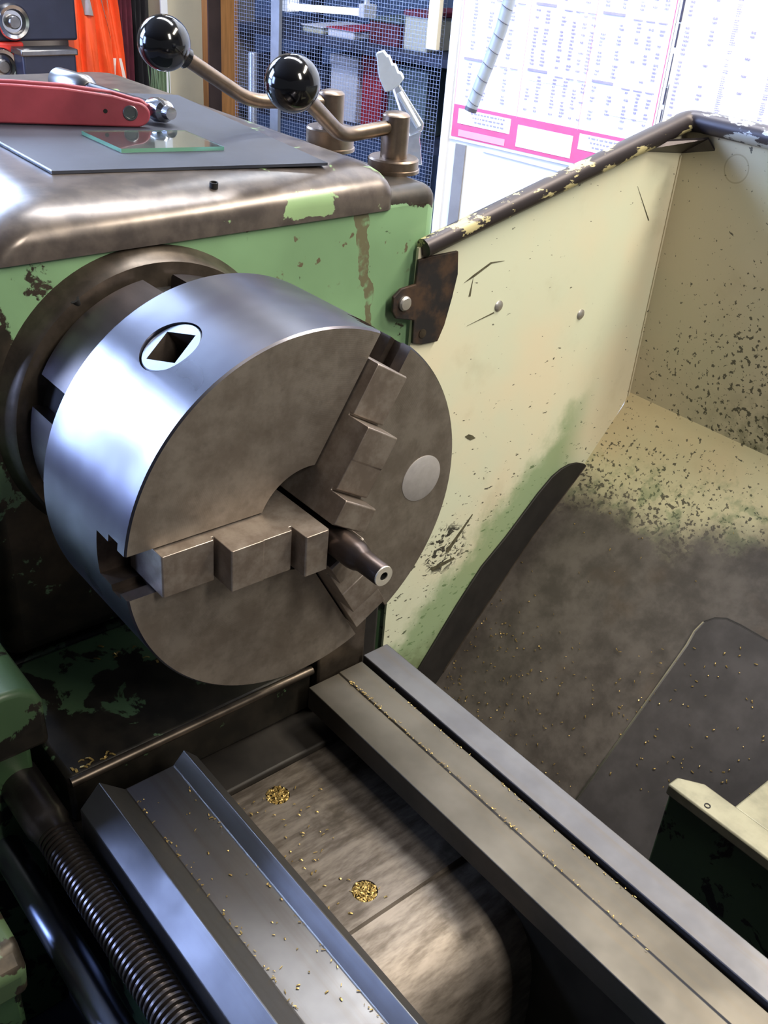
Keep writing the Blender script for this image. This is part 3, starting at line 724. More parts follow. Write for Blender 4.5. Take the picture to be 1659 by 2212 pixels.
# ------------------------------------------------------------------ lead screw, feed rod, gearbox
sy, sz = -0.1690, -0.2195
ls = thing('lead_screw', (0.2, sy, sz), 'dark threaded lead screw running along the front of the bed', 'lead screw')
th_ = MB(); pitch = 0.00423; r_o, r_i = 0.0128, 0.0102; sg_ = 28
prof_t = [(0.0, r_i), (0.30, r_i), (0.46, r_o), (0.84, r_o)]
x_a, x_b = -0.046, 0.46
turns = int((x_b - x_a) / pitch)
vs_ = []; rows = turns * 4
for k in range(rows + 4):
    fr, r = prof_t[k % 4]; base = x_a + (k // 4 + fr) * pitch
    for i in range(sg_ + 1):
        a = 2 * PI * i / sg_
        vs_.append((base + pitch * i / sg_, sy + r * math.cos(a), sz + r * math.sin(a)))
m = sg_ + 1
th_.add(vs_, [(k * m + i, k * m + i + 1, (k + 1) * m + i + 1, (k + 1) * m + i) for k in range(rows + 3) for i in range(sg_)])
obj('thread', th_, 'screw_steel', ls, smooth=30)
obj('core', MB().lathe([(0.0101, -0.1), (0.0101, XE)], (0, sy, sz), (1, 0, 0), 24), 'grime_and_shade', ls)
obj('plain_end', MB().lathe([(0.0150, -0.11), (0.0150, -0.056), (0.0138, -0.054), (0.0128, -0.043), (0.0100, -0.042)], (0, sy, sz), (1, 0, 0), 32), 'screw_steel', ls)
fy, fz = -0.187, -0.2730
fr = thing('feed_rod', (0.2, fy, fz), 'smooth steel feed rod running below the lead screw', 'feed rod')
obj('shaft', MB().lathe([(0.0115, -0.10), (0.0115, XE)], (0, fy, fz), (1, 0, 0), 32), 'feed_steel', fr)
gb = thing('feed_gearbox', (-0.18, -0.21, -0.485), 'green feed gearbox with speckled paint at the end of the lead screw', 'gearbox')
gp = [(-0.30, -0.152), (-0.30, -0.100), (-0.182, -0.0985), (-0.172, -0.100), (-0.163, -0.106), (-0.1585, -0.116), (-0.158, -0.152)]
obj('upper_housing', MB().prism_x(gp, -0.40, -0.060), 'green_gearbox', gb, bevel=0.004, seg=3)
obj('lower_housing', MB().box(-0.40, -0.100, -0.30, -0.1585, -0.484, -0.1525), 'green_dark', gb, bevel=0.004)
lg = thing('cast_lug', (0.03, -0.235, -0.484), 'worn green cast lug with a bright bolt below the feed rod', 'lug')
lq = U(20, 2060, 'y', -0.225)
obj('boss', MB().prism([(lq[0] - 0.04, -0.262, lq[2] - 0.028), (lq[0] + 0.012, -0.262, lq[2] - 0.028), (lq[0] + 0.018, -0.262, lq[2] + 0.002), (lq[0] + 0.006, -0.262, lq[2] + 0.016), (lq[0] - 0.04, -0.262, lq[2] + 0.016)], (0, 0.042, 0)), 'green_lug', lg, bevel=0.005, seg=3)
obj('stem', MB().box(lq[0] - 0.035, lq[0] + 0.008, -0.258, -0.224, -0.484, lq[2] - 0.02), 'green_dark', lg, bevel=0.004)
bq = U(38, 2028, 'y', -0.236)
obj('bolt', MB().lathe([(0.0085, -0.004), (0.0085, 0.003), (0.007, 0.005), (0.001, 0.0055)], (bq[0], -0.240, lq[2] + 0.016), (0.1, 0, 1), 6), 'dull_chrome', lg, smooth=0)

# ------------------------------------------------------------------ brass swarf
def chips(name, label, pts, size, seed):
    rng = random.Random(seed); mb = MB()
    for (p, nrm) in pts:
        nrm = Vector(nrm).normalized(); t = nrm.orthogonal().normalized(); a = rng.uniform(0, 2 * PI)
        t = Matrix.Rotation(a, 3, nrm) @ t; b = nrm.cross(t)
        L = size * rng.uniform(0.4, 1.5); w = size * rng.uniform(0.10, 0.25); lift = size * rng.uniform(0.05, 0.35)
        P = Vector([float(c) for c in p]) + nrm * 0.0003
        A = P - t * L / 2; C = P + t * L / 2; B = P + nrm * lift
        up = nrm * size * 0.10
        vs = []
        for q in (A, B, C): vs += [q - b * w, q + b * w, q + b * w + up, q - b * w + up]
        fs = []
        for k in (0, 4): fs += [(k + i, k + (i + 1) % 4, k + 4 + (i + 1) % 4, k + 4 + i) for i in range(4)]
        fs += [(3, 2, 1, 0), (8, 9, 10, 11)]
        mb.add(vs, fs)
    o = obj(name, mb, 'brass', None, smooth=0)
    return tag(o, label, 'swarf', None, 'stuff')
rng = random.Random(3)
pts = []
def chute_z(y):
    for (ya, za), (yb_, zb_) in zip(CH[:-1], CH[1:]):
        if yb_ <= y <= ya: return za + (zb_ - za) * (ya - y) / (ya - yb_)
    return CH[-1][1]
for i in range(420):
    if i < 190:
        x = -0.19 + abs(rng.gauss(0, 0.09)); y = 0.37 + rng.gauss(0, 0.045)
    else:
        x = rng.uniform(-0.19, 0.42); y = rng.uniform(0.27, 0.58) if rng.random() < 0.4 else rng.uniform(0.27, 0.42)
    y = min(max(y, 0.28), 0.6)
    pts.append(((x, y, chute_z(y) + 0.0006), cn))
chips('chute_swarf', 'fine brass chips scattered over the splash guard chute', pts, 0.0022, 5)
pts = []
for px, py in ((1470, 1725), (1560, 1690), (1500, 1400), (1480, 1435), (1600, 1400), (1570, 1440), (1565, 1412), (1530, 1460), (1420, 1575), (1455, 1635), (1395, 1605), (1385, 1705)):
    pts.append((UP(px, py, cp + cn * 0.0026, cn), cn))
for i in range(60):
    q = UP(rng.uniform(1310, 1655), rng.uniform(1400, 1690), cp + cn * 0.0026, cn)
    pts.append((q, cn))
chips('plate_swarf', 'brass chips lying on the dark wear plate', pts, 0.0024, 6)
pts = []
for k in range(95):
    x = rng.uniform(-0.02, 0.4)
    pts.append(((x, -0.1205 + abs(rng.gauss(0, 0.0014)), -0.1946), (0, -0.3, 1)))
    if k % 2: pts.append(((x, -0.0865 + rng.gauss(0, 0.001), -0.1946), (0, 0.3, 1)))
for i in range(40): pts.append(((rng.uniform(-0.02, 0.35), rng.uniform(-0.118, -0.09), -0.1948), (0, 0, 1)))
chips('way_swarf', 'line of fine brass chips along the feet of the front V ways', pts, 0.0017, 7)
pts = []
for k in range(150):
    x = -0.04 + 0.3 * rng.random() ** 1.8
    pts.append(((x, 0.0800 + rng.gauss(0, 0.0009), -0.2052), (0, 0, 1)))
    if k % 3 == 0: pts.append(((rng.uniform(-0.04, 0.25), 0.1022 + rng.gauss(0, 0.0007), -0.2052), (0, 0, 1)))
chips('rail_swarf', 'thin trail of brass dust along the rear flat way', pts, 0.0013, 8)
for (h, lab, nm, sd, cnt) in ((HOLES[0], 'loose heap of brass chips in the web hole beneath the chuck', 60, 9, 230), (HOLES[1], 'brass chips packed flush in the web hole next to the cast step', 60, 10, 300)):
    mb_pts = []
    for i in range(cnt):
        a = rng.uniform(0, 2 * PI); r = 0.0086 * math.sqrt(rng.random())
        mb_pts.append(((h[0] + r * math.cos(a), h[1] + r * math.sin(a), -0.2535 + rng.uniform(0, 0.0026)), (rng.uniform(-.6, .6), rng.uniform(-.6, .6), 1)))
    chips('hole_swarf', lab, mb_pts, 0.0027, sd)
pts = []
for i in range(70):
    q = U(rng.uniform(560, 900), 0, 'z', -0.25)
    pts.append(((rng.uniform(-0.02, 0.11), rng.gauss(-0.03, 0.02), -0.2502), (0, 0, 1)))
pts = [p for p in pts if -0.062 < p[0][1] < 0.045]
chips('web_swarf', 'scattered brass chips on the rough casting between the ways', pts, 0.0022, 11)
pts = []
for px, py in ((218, 1398), (247, 1415), (255, 1412), (290, 1400), (316, 1422), (340, 1430), (485, 1543), (210, 1425), (250, 1420)):
    q = U(px, py, 'z', SH if px < 400 else -0.246)
    pts.append(((q[0], q[1], q[2] + 0.0003), (0, 0, 1)))
pts += [((-0.075 + rng.uniform(-0.004, 0.004), -0.14 + rng.uniform(-.004, .03), SH), (0, 0, 1)) for i in range(12)]
chips('shelf_swarf', 'a few bright brass chips on the green shelf under the chuck', pts, 0.0042, 12)

# ------------------------------------------------------------------ things on top of the headstock
ZT = 0.150
mA, mB = U(112, 371, 'z', ZT + 0.002), U(708, 353, 'z', ZT + 0.002)
mF = U(0, 309, 'z', ZT + 0.002)
dF = (mF - mA) / np.linalg.norm(mF - mA)
mG = mA + dF * 0.36; mD = U(384, 206, 'z', ZT + 0.002)
mt = thing('rubber_mat', (float(mA[0]) - 0.15, 0.08, ZT), 'dark blue grey sheet mat lying on the headstock cover', 'mat')
mq = [np.array([q[0], q[1], ZT + 0.0003]) for q in (mA, mB, mD, mG)]
obj('sheet', MB().prism(mq, (0, 0, 0.0022)), 'mat_dark', mt, smooth=0)
e0, e1_ = mA + np.array([0, 0.0004, 0]), mG + np.array([0, 0.0004, 0])
obj('bright_edge', MB().tube([(e0[0], e0[1], ZT + 0.0022), (e1_[0], e1_[1], ZT + 0.0022)], 0.0009, 6), 'edge_bright', mt)
ZM = ZT + 0.0026
# glass slip
gl = [U(px, py, 'z', ZM + 0.003) for px, py in ((176, 283), (262, 322), (484, 317), (400, 282))]
gs_ = tag(obj('glass_slip', MB().prism([(q[0], q[1], ZM + 0.0002) for q in gl], (0, 0, 0.003)), 'glass_slip', None, smooth=0), 'small clear glass slip with green edges on the dark mat', 'glass')
gs_.data.materials.append(MATS['glass_edge'])
for p in gs_.data.polygons:
    if abs(p.normal.z) < 0.5: p.material_index = 1
# folding hex key set on its edge
kr = U(326, 276, 'z', ZM); kl = U(0, 268, 'z', ZM)
kd = Vector((kr[0] - kl[0], kr[1] - kl[1], 0)).normalized(); kn_ = Vector((kd.y, -kd.x, 0))
if kn_.x < 0: kn_ = -kn_
KH = 0.0315; KL = 0.175
kt = thing('folding_key_set', (float(kr[0] - kd.x * KL / 2), float(kr[1] - kd.y * KL / 2), ZM), 'red handled folding key set standing on its edge', 'multitool')
O = Vector((float(kr[0]), float(kr[1]), ZM)) - kn_ * 0.004
def kp(s, h, t): return O - kd * s + Vector((0, 0, h)) + kn_ * t
def kplate(t0, t1):
    rad = KH * 0.38
    pts = []
    for k in range(13):
        a = -PI / 2 + PI * k / 12
        pts.append((rad - rad * math.cos(a), 0.0125 + rad * 0.85 + rad * 0.85 * math.sin(a) - 0.0125 + 0.0002))
    top = [(0.03, KH * 0.80), (0.07, KH * 0.95), (0.11, KH), (KL, KH)]
    pts = pts + top + [(KL, 0.001), (0.02, 0.0002)]
    return MB().prism([kp(s, h, t0) for s, h in pts], kn_ * (t1 - t0))
obj('front_scale', kplate(0.0, 0.005), 'knife_red', kt, bevel=0.0015, seg=3)
obj('back_scale', kplate(-0.021, -0.016), 'knife_red', kt, bevel=0.0015, seg=3)
for k, (s0, hh) in enumerate(((0.012, 0.0235), (0.016, 0.0250), (0.020, 0.0262))):
    t = -0.014 + k * 0.0055
    obj('key', MB().tube([kp(s0 + 0.006, 0.012, t), kp(s0 + 0.02, hh - 0.002, t), kp(KL - 0.015, hh + 0.003, t)], 0.0022, 6), 'dark_steel', kt, smooth=0)
for s0 in (0.0165, 0.128):
    pv = obj('pivot', MB().lathe([(0.0062, -0.002), (0.0062, 0.0006), (0.0058, 0.0010), (0.0046, 0.0010), (0.0044, 0.0002), (0.001, 0.0002)], kp(s0, 0.0118 if s0 < 0.1 else 0.0155, 0.005), kn_, 24), 'dull_chrome', kt)
obj('lock_hole', MB().lathe([(0.0018, -0.001), (0.0018, 0.0003), (0.0005, 0.0003)], kp(0.037, 0.0128, 0.005), kn_, 12), 'hole_black', kt)
# socket driver lying behind it
da = Vector(U(127, 172, 'z', ZM + 0.0118).tolist()); db = Vector(U(352, 240, 'z', ZM + 0.0108).tolist())
dd = (db - da); DL = dd.length; dd.normalize()
sd = thing('socket_driver', ((da.x + db.x) / 2, (da.y + db.y) / 2, ZM), 'steel socket driver with open tube end lying behind the red key set', 'tool')
obj('socket', MB().lathe([(0.0075, 0.03), (0.0075, 0.001), (0.0085, 0.0), (0.0108, 0.0), (0.0114, 0.001), (0.0114, 0.046), (0.0075, 0.052), (0.0060, 0.053)], da, dd, 28, cap=False), 'dull_chrome', sd)
obj('shaft', MB().lathe([(0.0058, 0.045), (0.0056, DL - 0.018), (0.005, DL - 0.012)], da, dd, 20), 'dark_steel', sd)
obj('tip', MB().lathe([(0.004, DL - 0.020), (0.0088, DL - 0.015), (0.0104, DL - 0.006), (0.0092, DL + 0.003), (0.0060, DL + 0.006), (0.0052, DL + 0.012), (0.001, DL + 0.0125)], da, dd, 28), 'chrome', sd)

# clear plastic swarf brush leaning behind the near lever
pn = np.array([0.70, -0.714, 0]); pc = (b1[0] - 0.055, 0.266, 0)
def PB(px, py, o=0.0): return UP(px, py, np.array(pc) + pn * o, pn)
lowz = 0.1312
fq = PB(893, 330); fq = np.array([fq[0], fq[1], lowz])
pb = thing('plastic_brush', (float(fq[0]), float(fq[1]), lowz), 'clear plastic brush with frosted head leaning behind the near gear lever', 'brush')
hp = [PB(*q) for q in ((846, 190), (862, 183), (915, 268), (912, 284), (884, 296), (878, 288))]
obj('handle', MB().prism(hp, -pn * 0.007), 'clear_plastic', pb, bevel=0.0015, seg=3)
obj('handle_rib', MB().tube([PB(862, 200, 0.001), PB(904, 274, 0.001)], 0.0028, 10), 'frosted_plastic', pb)
obj('foot_tab', MB().prism([PB(880, 290, -0.002), PB(908, 284, -0.002), PB(906, 300, -0.002), np.array([fq[0] + 0.006, fq[1] + 0.006, lowz]), np.array([fq[0] - 0.006, fq[1] - 0.006, lowz])], -pn * 0.004), 'clear_plastic', pb)
hd = [PB(*q) for q in ((812, 115), (828, 110), (836, 122), (840, 120), (847, 140), (853, 139), (860, 157), (866, 158), (872, 171), (862, 184), (846, 196), (832, 200), (818, 168))]
obj('head', MB().prism(hd, -pn * 0.010), 'frosted_plastic', pb, bevel=0.0012)

# ------------------------------------------------------------------ charts on the partition
bo = thing('chart_board', tuple((BD(-0.4, FLOOR + 0.35))), 'tall white board on the partition behind the splash guard', 'board')
mb = MB(); mb.frame_box(BD(0.283, -0.72, 0.0), -bd * 1.75, -bn * -0.028, zu * 2.2); obj('panel', mb, 'board_white', bo)
s_, z_ = BS(990, 310); s2_, _ = BS(1012, 310)
mb = MB(); mb.frame_box(BD(s_ + 0.004, -0.70, 0.004), bd * (s2_ - s_), bn * 0.004, zu * (z_ + 0.70)); obj('grey_strip', mb, 'strip_grey', bo)  # plain grey strip low on the board's left side
mb = MB(); mb.frame_box(BD(0.283, -0.72, 0.010), -bd * 0.012, bn * 0.010, zu * 2.2); obj('edge_strip', mb, 'white_trim', bo)
mb = MB(); sa, za = BS(1045, 322); sb, zb = BS(1240, 366)
mb.prism([BD(sa, za, 0.002), BD(sa, za - 0.005, 0.002), BD(sb, za - 0.010, 0.002), BD(sb, za - 0.004, 0.002)], bn * 0.0018); obj('pencil_rule', mb, 'tint_lilac', bo)

def quad(mb, s0, s1, z0, z1, off, th=0.0004):
    mb.frame_box(BD(s0, z0, off), bd * (s1 - s0), bn * th, zu * (z1 - z0)); return mb
ch = thing('thread_chart', tuple(BD(0.03, -0.075, 0.004)), 'printed data chart with pink band and rows of figures on the white board', 'chart')
sL, zL = BS(1002, 40); sR, _ = BS(1466, 0); _, zTop = BS(985, 226); _, zBot = BS(983, 281)
ZB0 = zBot - 0.012
obj('sheet', quad(MB(), sR - 0.004, sL + 0.004, ZB0 - 0.006, 0.62, 0.003, 0.001), 'paper_white', ch)
obj('pink_band', quad(MB(), sR, sL, ZB0, zTop + 0.002, 0.0036), 'ink_pink', ch)
wd = sL - sR
for k, (f0, f1, z0, z1) in enumerate(((0.03, 0.32, 0.45, 0.92), (0.36, 0.645, 0.12, 0.80), (0.675, 0.97, 0.45, 0.92))):
    hh = zTop - ZB0
    obj('white_box', quad(MB(), sL - wd * f1, sL - wd * f0, ZB0 + hh * z0, ZB0 + hh * z1, 0.0042), 'paper_white', ch)
obj('pale_panel', quad(MB(), sL - wd * 0.30, sL - wd * 0.04, ZB0 + 0.003, ZB0 + 0.016, 0.0042), 'ink_pale_pink', ch)
for f in (0.0, 1.0):
    obj('border_line', quad(MB(), sL - wd * f - 0.0007, sL - wd * f + 0.0007, zTop, 0.61, 0.0037), 'ink_pale_pink' if f == 0 else 'ink_pink', ch)
for f in (0.345, 0.66):
    obj('column_rule', quad(MB(), sL - wd * f - 0.0004, sL - wd * f + 0.0004, zTop, 0.61, 0.0037), 'ink_pale_pink', ch)
obj('tint_block', quad(MB(), sL - wd * 0.58, sL - wd * 0.38, 0.055, 0.20, 0.0035), 'tint_lilac', ch)
obj('tint_block', quad(MB(), sL - wd * 0.97, sL - wd * 0.78, 0.02, 0.20, 0.0035), 'tint_lilac', ch)
rng = random.Random(21)
def figures(mb, f0, f1, z0, z1, dz, cols, fill):
    z = z1
    while z > z0:
        for c in cols:
            if rng.random() < fill:
                w = rng.uniform(0.006, 0.011); s = sL - wd * (f0 + (f1 - f0) * c)
                n_ = rng.randint(2, 4)
                for i in range(n_): quad(mb, s - (i + 0.75) * w / n_, s - i * w / n_, z - dz * rng.uniform(0.42, 0.55), z, 0.0043, 0.0002)
        z -= dz
def stuffpart(name, mb, mat, par):
    o = obj(name, mb, mat, par, smooth=0); o['kind'] = 'stuff'; return o
m1 = MB(); m2 = MB()
for (za, zb) in ((0.0, 0.075), (0.085, 0.19), (0.20, 0.30), (0.31, 0.40)):
    figures(m1, 0.02, 0.34, za, zb - 0.008, 0.0062, (0.12, 0.38, 0.72), 0.8)
    figures(m2, 0.36, 0.66, za, zb - 0.010, 0.0062, (0.05, 0.22, 0.48, 0.66, 0.82, 0.95), 0.72)
    figures(m1, 0.68, 0.99, za, zb - 0.010, 0.0062, (0.05, 0.3, 0.55, 0.72, 0.88), 0.68)
    for f in (0.03, 0.37, 0.69):
        quad(m2, sL - wd * (f + 0.10), sL - wd * f, zb - 0.003, zb + 0.0015, 0.0043, 0.0002)
        for k in range(3): quad(m2, sL - wd * (f + 0.14 + k * 0.055 + 0.04), sL - wd * (f + 0.14 + k * 0.055), zb - 0.0065, zb - 0.0045, 0.0043, 0.0002)
stuffpart('printed_figures', m1, 'ink_blue', ch); stuffpart('printed_headings', m2, 'ink_grey', ch)
m3 = MB()
hh = zTop - ZB0
for f0, f1 in ((0.10, 0.30), (0.72, 0.94)):
    for k in range(3):
        x = f0 + k * 0.012
        while x < f1 - 0.02:
            w = rng.uniform(0.006, 0.02); z = ZB0 + hh * (0.82 - k * 0.13)
            quad(m3, sL - wd * (x + w), sL - wd * x, z, z + 0.0028, 0.0048, 0.0002); x += w + 0.006
stuffpart('printed_notes', m3, 'ink_blue', ch)
# second sheet on the right, with the black spine strip between
c2 = thing('figure_chart', tuple(BD(-0.45, -0.08, 0.004)), 'white chart of pale figures with a broken black line down its edge', 'chart')
sE = BS(1474, 0)[0]
obj('sheet', quad(MB(), -1.0, sR - 0.0055, -0.10, 0.64, 0.0032, 0.001), 'paper_white', c2)
m4 = MB()
for z0, z1, w in ((0.190, 0.245, 0.0042), (0.150, 0.188, 0.0032), (0.085, 0.140, 0.0018), (0.055, 0.084, 0.0030), (-0.02, 0.047, 0.0022), (-0.07, -0.024, 0.0022)):
    quad(m4, sR - 0.0125 - w / 2, sR - 0.0125 + w / 2, z0, z1, 0.0043, 0.0003)
quad(m4, sR - 0.0165, sR - 0.0155, 0.0, 0.09, 0.0043, 0.0003)
stuffpart('black_line', m4, 'ink_black', c2)
m5 = MB(); sL_, wd_ = sL, wd; sL, wd = sR - 0.022, 0.36
figures(m5, 0.0, 0.08, -0.06, 0.30, 0.0068, (0.1,), 0.75)
figures(m5, 0.08, 0.98, -0.06, 0.30, 0.0068, (0.06, 0.28, 0.5, 0.72, 0.9), 0.33)
figures(m5, 0.24, 0.25, -0.06, 0.30, 0.0034, (0.0,), 0.8)
figures(m5, 0.46, 0.47, -0.06, 0.30, 0.0034, (0.0,), 0.8)
sL, wd = sL_, wd_
stuffpart('printed_figures', m5, 'ink_grey', c2)
# spiral wrapped hose hanging in front of the charts
hz = np.array([0.6, -0.8, 0]); h0 = UD(1018, 232, 1.75)
def HP(px, py): return UP(px, py, h0, hz)
hp_ = [HP(1018, 234), HP(1036, 185), HP(1060, 125), HP(1083, 62), HP(1100, 0)]
d_ = hp_[-1] - hp_[-2]
up_ = [hp_[-1] + d_ * k + np.array([0, 0, 0.02 * k * k]) for k in (1, 2, 3, 4, 5, 6)]
full = hp_ + up_
full = full + [np.array([full[-1][0] + 0.02, full[-1][1], CEIL - 0.25]), np.array([full[-1][0] + 0.03, full[-1][1], CEIL])]
ho = thing('hanging_hose', tuple(hp_[0]), 'grey spiral wrapped hose hanging in front of the chart', 'hose')
obj('hose', MB().tube(full, 0.0098, 14), 'hose_grey', ho)
for k in range(9):
    f = k * 0.5 + 0.25; i = int(f); t = f - i
    if i + 1 >= len(hp_) + 2: break
    c = full[i] * (1 - t) + full[i + 1] * t; d = Vector((full[i + 1] - full[i]).tolist()).normalized()
    tilt = (d + Vector((0.3, 0.25, 0.15))).normalized()
    obj('wrap_band', MB().lathe([(0.0096, -0.0008), (0.0106, 0), (0.0096, 0.0008)], Vector(c.tolist()), tilt, 20, cap=False), 'hose_dark', ho)
obj('hose_end', MB().tube([hp_[0] - (hp_[1] - hp_[0]) * 0.12, hp_[0] + (hp_[1] - hp_[0]) * 0.05], 0.0102, 14), 'hose_dark', ho)

# ------------------------------------------------------------------ wire screen and the store behind it
ws = thing('wire_screen', tuple(BD(0.6, FLOOR, 0)), 'fine wire mesh screen on grey posts beside the chart board', 'screen')
s0, _ = BS(940, 100); s1, _ = BS(520, 100)
mb = MB(); pz = 0.0080
s = s0 - 0.02
while s < s1 + 0.02:
    mb.frame_box(BD(s, -0.45, 0.0), bd * 0.0006, bn * 0.0006, zu * 1.3); s += pz
z = -0.45
while z < 0.85:
    mb.frame_box(BD(s0 - 0.02, z, 0.001), bd * (s1 - s0 + 0.04), bn * 0.0006, zu * 0.0006); z += pz
stuffpart('wire_mesh', mb, 'wire_grey', ws)
for px in (601,):
    s, _ = BS(px, 100); mb = MB(); mb.frame_box(BD(s - 0.013, FLOOR, 0.012), bd * 0.026, bn * 0.01, zu * (CEIL - FLOOR)); obj('post', mb, 'pole_grey', ws)
mb = MB(); mb.frame_box(BD(s0 - 0.02, FLOOR, 0.0), bd * (s1 - s0 + 0.04), bn * 0.02, zu * (-0.45 - FLOOR)); obj('kick_panel', mb, 'box_dark', ws)
mb = MB(); sa, za = BS(957, 108); mb.frame_box(BD(sa + 0.004, za, 0.02), bd * 0.026, bn * 0.012, zu * 0.9); obj('cream_batten', mb, 'cream_post', ws)

def QB(px, py, off): return UP(px, py, Pb + bn * off, bn)
def slab(px0, px1, py0, py1, off, depth):
    a = QB((px0 + px1) / 2, py1, off); l = QB(px0, py1, off); r = QB(px1, py1, off); t = QB((px0 + px1) / 2, py0, off)
    w = abs(float((l - r) @ bd)); mb = MB(); mb.frame_box(np.array([0, 0, 0]) + a - bd * w / 2, bd * w, bn * depth, zu * (t[2] - a[2])); return mb, a, w, t
def crate(name, px0, px1, py0, py1, off, depth, mat, label, cat, lid=None, group=None):
    mb, a, w, t = slab(px0, px1, py0, py1, off, depth)
    th = thing(name, tuple(a), label, cat, group)
    obj('body', mb, mat, th, bevel=0.004)
    if lid:
        m2 = MB(); hgt = (t[2] - a[2]); m2.frame_box(a - bd * (w / 2 + 0.006) + zu * hgt * 0.88 - bn * 0.006, bd * (w + 0.012), bn * (depth + 0.012), zu * hgt * 0.13); obj('lid', m2, lid, th, bevel=0.003)
    return th
# shelving: uprights and boards
shf = thing('store_shelving', tuple(BD(0.6, FLOOR, -0.9)), 'dark steel shelving full of boxes behind the wire screen', 'shelving')
zs1 = QB(740, 262, 0.55)[2]; zs2 = QB(740, 92, 0.55)[2] + 0.01
for zz in (zs1, zs2, zs2 + 0.42, FLOOR + 0.1):
    mb = MB(); mb.frame_box(BD(0.25, zz - 0.02, -0.50), bd * 1.25, bn * 0.45, zu * 0.02); obj('shelf', mb, 'box_dark', shf)
for s in (0.25, 1.47):
    for o_f in (0.50, 0.92):
        mb = MB(); mb.frame_box(BD(s, FLOOR, -o_f), bd * 0.03, bn * 0.03, zu * (zs2 + 0.45 - FLOOR)); obj('upright', mb, 'box_dark', shf)
def on_shelf(name, px0, px1, py0, off, zbase, depth, mat, label, cat, lid=None):
    l = QB(px0, py0, off); r = QB(px1, py0, off); w = abs(float((l - r) @ bd)); c = (l + r) / 2; a = np.array([c[0], c[1], zbase])
    th = thing(name, tuple(a), label, cat); mb = MB(); hgt = c[2] - zbase
    if zbase < zs2 - 0.01: hgt = min(hgt, (zs2 - 0.03 - zbase) / 1.02)
    w -= 0.012
    mb.frame_box(a - bd * w / 2, bd * w, bn * depth, zu * hgt); obj('body', mb, mat, th, bevel=0.004)
    m2 = MB()
    if lid: m2.frame_box(a - bd * (w / 2 + 0.004) + zu * hgt * 0.86 - bn * 0.004, bd * (w + 0.008), bn * (depth + 0.008), zu * hgt * 0.15); obj('lid', m2, lid, th, bevel=0.003)
    return th
on_shelf('storage_box', 712, 778, 122, 0.55, zs1, 0.2, 'box_white', 'tall white box on the lower shelf behind the wire screen', 'box', 'box_white')
on_shelf('storage_box', 782, 832, 118, 0.55, zs1, 0.2, 'box_red', 'bright red box beside the tall white box', 'box', 'box_red')
on_shelf('storage_box', 838, 930, 150, 0.55, zs1, 0.2, 'box_green', 'grey green box on the shelf next to the chart board', 'box', 'box_green')
on_shelf('storage_box', 646, 706, 150, 0.55, zs1, 0.2, 'box_dark', 'dark blue box between post and tall white box', 'box', 'box_dark')
on_shelf('storage_box', 545, 590, 120, 0.55, zs1, 0.2, 'box_dark', 'dark blue box next to the wooden post', 'box', 'box_dark')
on_shelf('storage_box', 650, 700, 55, 0.55, zs2, 0.2, 'box_cream', 'small cream box on the upper shelf', 'box', 'box_white')
on_shelf('storage_box', 704, 770, 62, 0.55, zs2, 0.2, 'box_white', 'pale low box on the upper shelf', 'box', 'box_red')
on_shelf('storage_box', 795, 868, 40, 0.55, zs2, 0.2, 'box_maroon', 'maroon box on the upper shelf', 'box', 'box_green')
on_shelf('storage_box', 872, 932, 25, 0.55, zs2, 0.2, 'box_cream', 'tall cream box with maroon lid on the upper shelf', 'box', 'box_maroon')
a = QB(622, 14, 0.46); b = QB(788, 27, 0.46)
tl_ = thing('strip_lamp', tuple((a + b) / 2), 'white fluorescent strip lamp fixed over the store shelves', 'lamp')
obj('tube', MB().tube([a, b], 0.009, 14), 'tube_glow', tl_)
for e_ in (a, b): obj('holder', MB().box(e_[0] - 0.012, e_[0] + 0.012, e_[1] - 0.012, e_[1] + 0.03, e_[2] - 0.012, e_[2] + 0.02), 'white_trim', tl_)
obj('hanger', MB().box(a[0] - 0.004, a[0] + 0.004, a[1], a[1] + 0.012, a[2], CEIL), 'white_trim', tl_)
obj('hanger', MB().box(b[0] - 0.004, b[0] + 0.004, b[1], b[1] + 0.012, b[2], CEIL), 'white_trim', tl_)
q0 = QB(546, 112, 0.12)
tag(obj('scaffold_pole', MB().lathe([(0.0001, q0[2]), (0.010, q0[2] - 0.001), (0.012, q0[2] - 0.004), (0.012, FLOOR + 0.004), (0.013, FLOOR)], (q0[0], q0[1], 0), (0, 0, 1), 20), 'pole_grey'), 'short grey pole standing behind the screen near the wooden post', 'pole')

# ------------------------------------------------------------------ far left: posts, jacket, bench
LX = -2.05
def post(name, px0, px1, x, mat, label, edge=None, e_mat=None):
    l = U(px0, 120, 'x', x); r = U(px1, 120, 'x', x); y0, y1 = sorted((l[1], r[1]))
    th = thing(name, (x, (y0 + y1) / 2, FLOOR), label, 'post')
    obj('shaft', MB().box(x - 0.09, x, y0, y1, FLOOR, CEIL), mat, th, bevel=0.003)
    if edge:
        l = U(edge[0], 120, 'x', x + 0.006); r = U(edge[1], 120, 'x', x + 0.006); y0, y1 = sorted((l[1], r[1]))
        obj('trim_strip', MB().box(x, x + 0.006, y0, y1, FLOOR, CEIL), e_mat, th)
post('wooden_post', 476, 516, -1.95, 'wood_post', 'brown wooden post at the end of the wire screen', (452, 478), 'dark_trim')
post('cream_post', 358, 450, -2.25, 'cream_post', 'wide cream painted post beside the wooden post', (352, 366), 'white_trim')
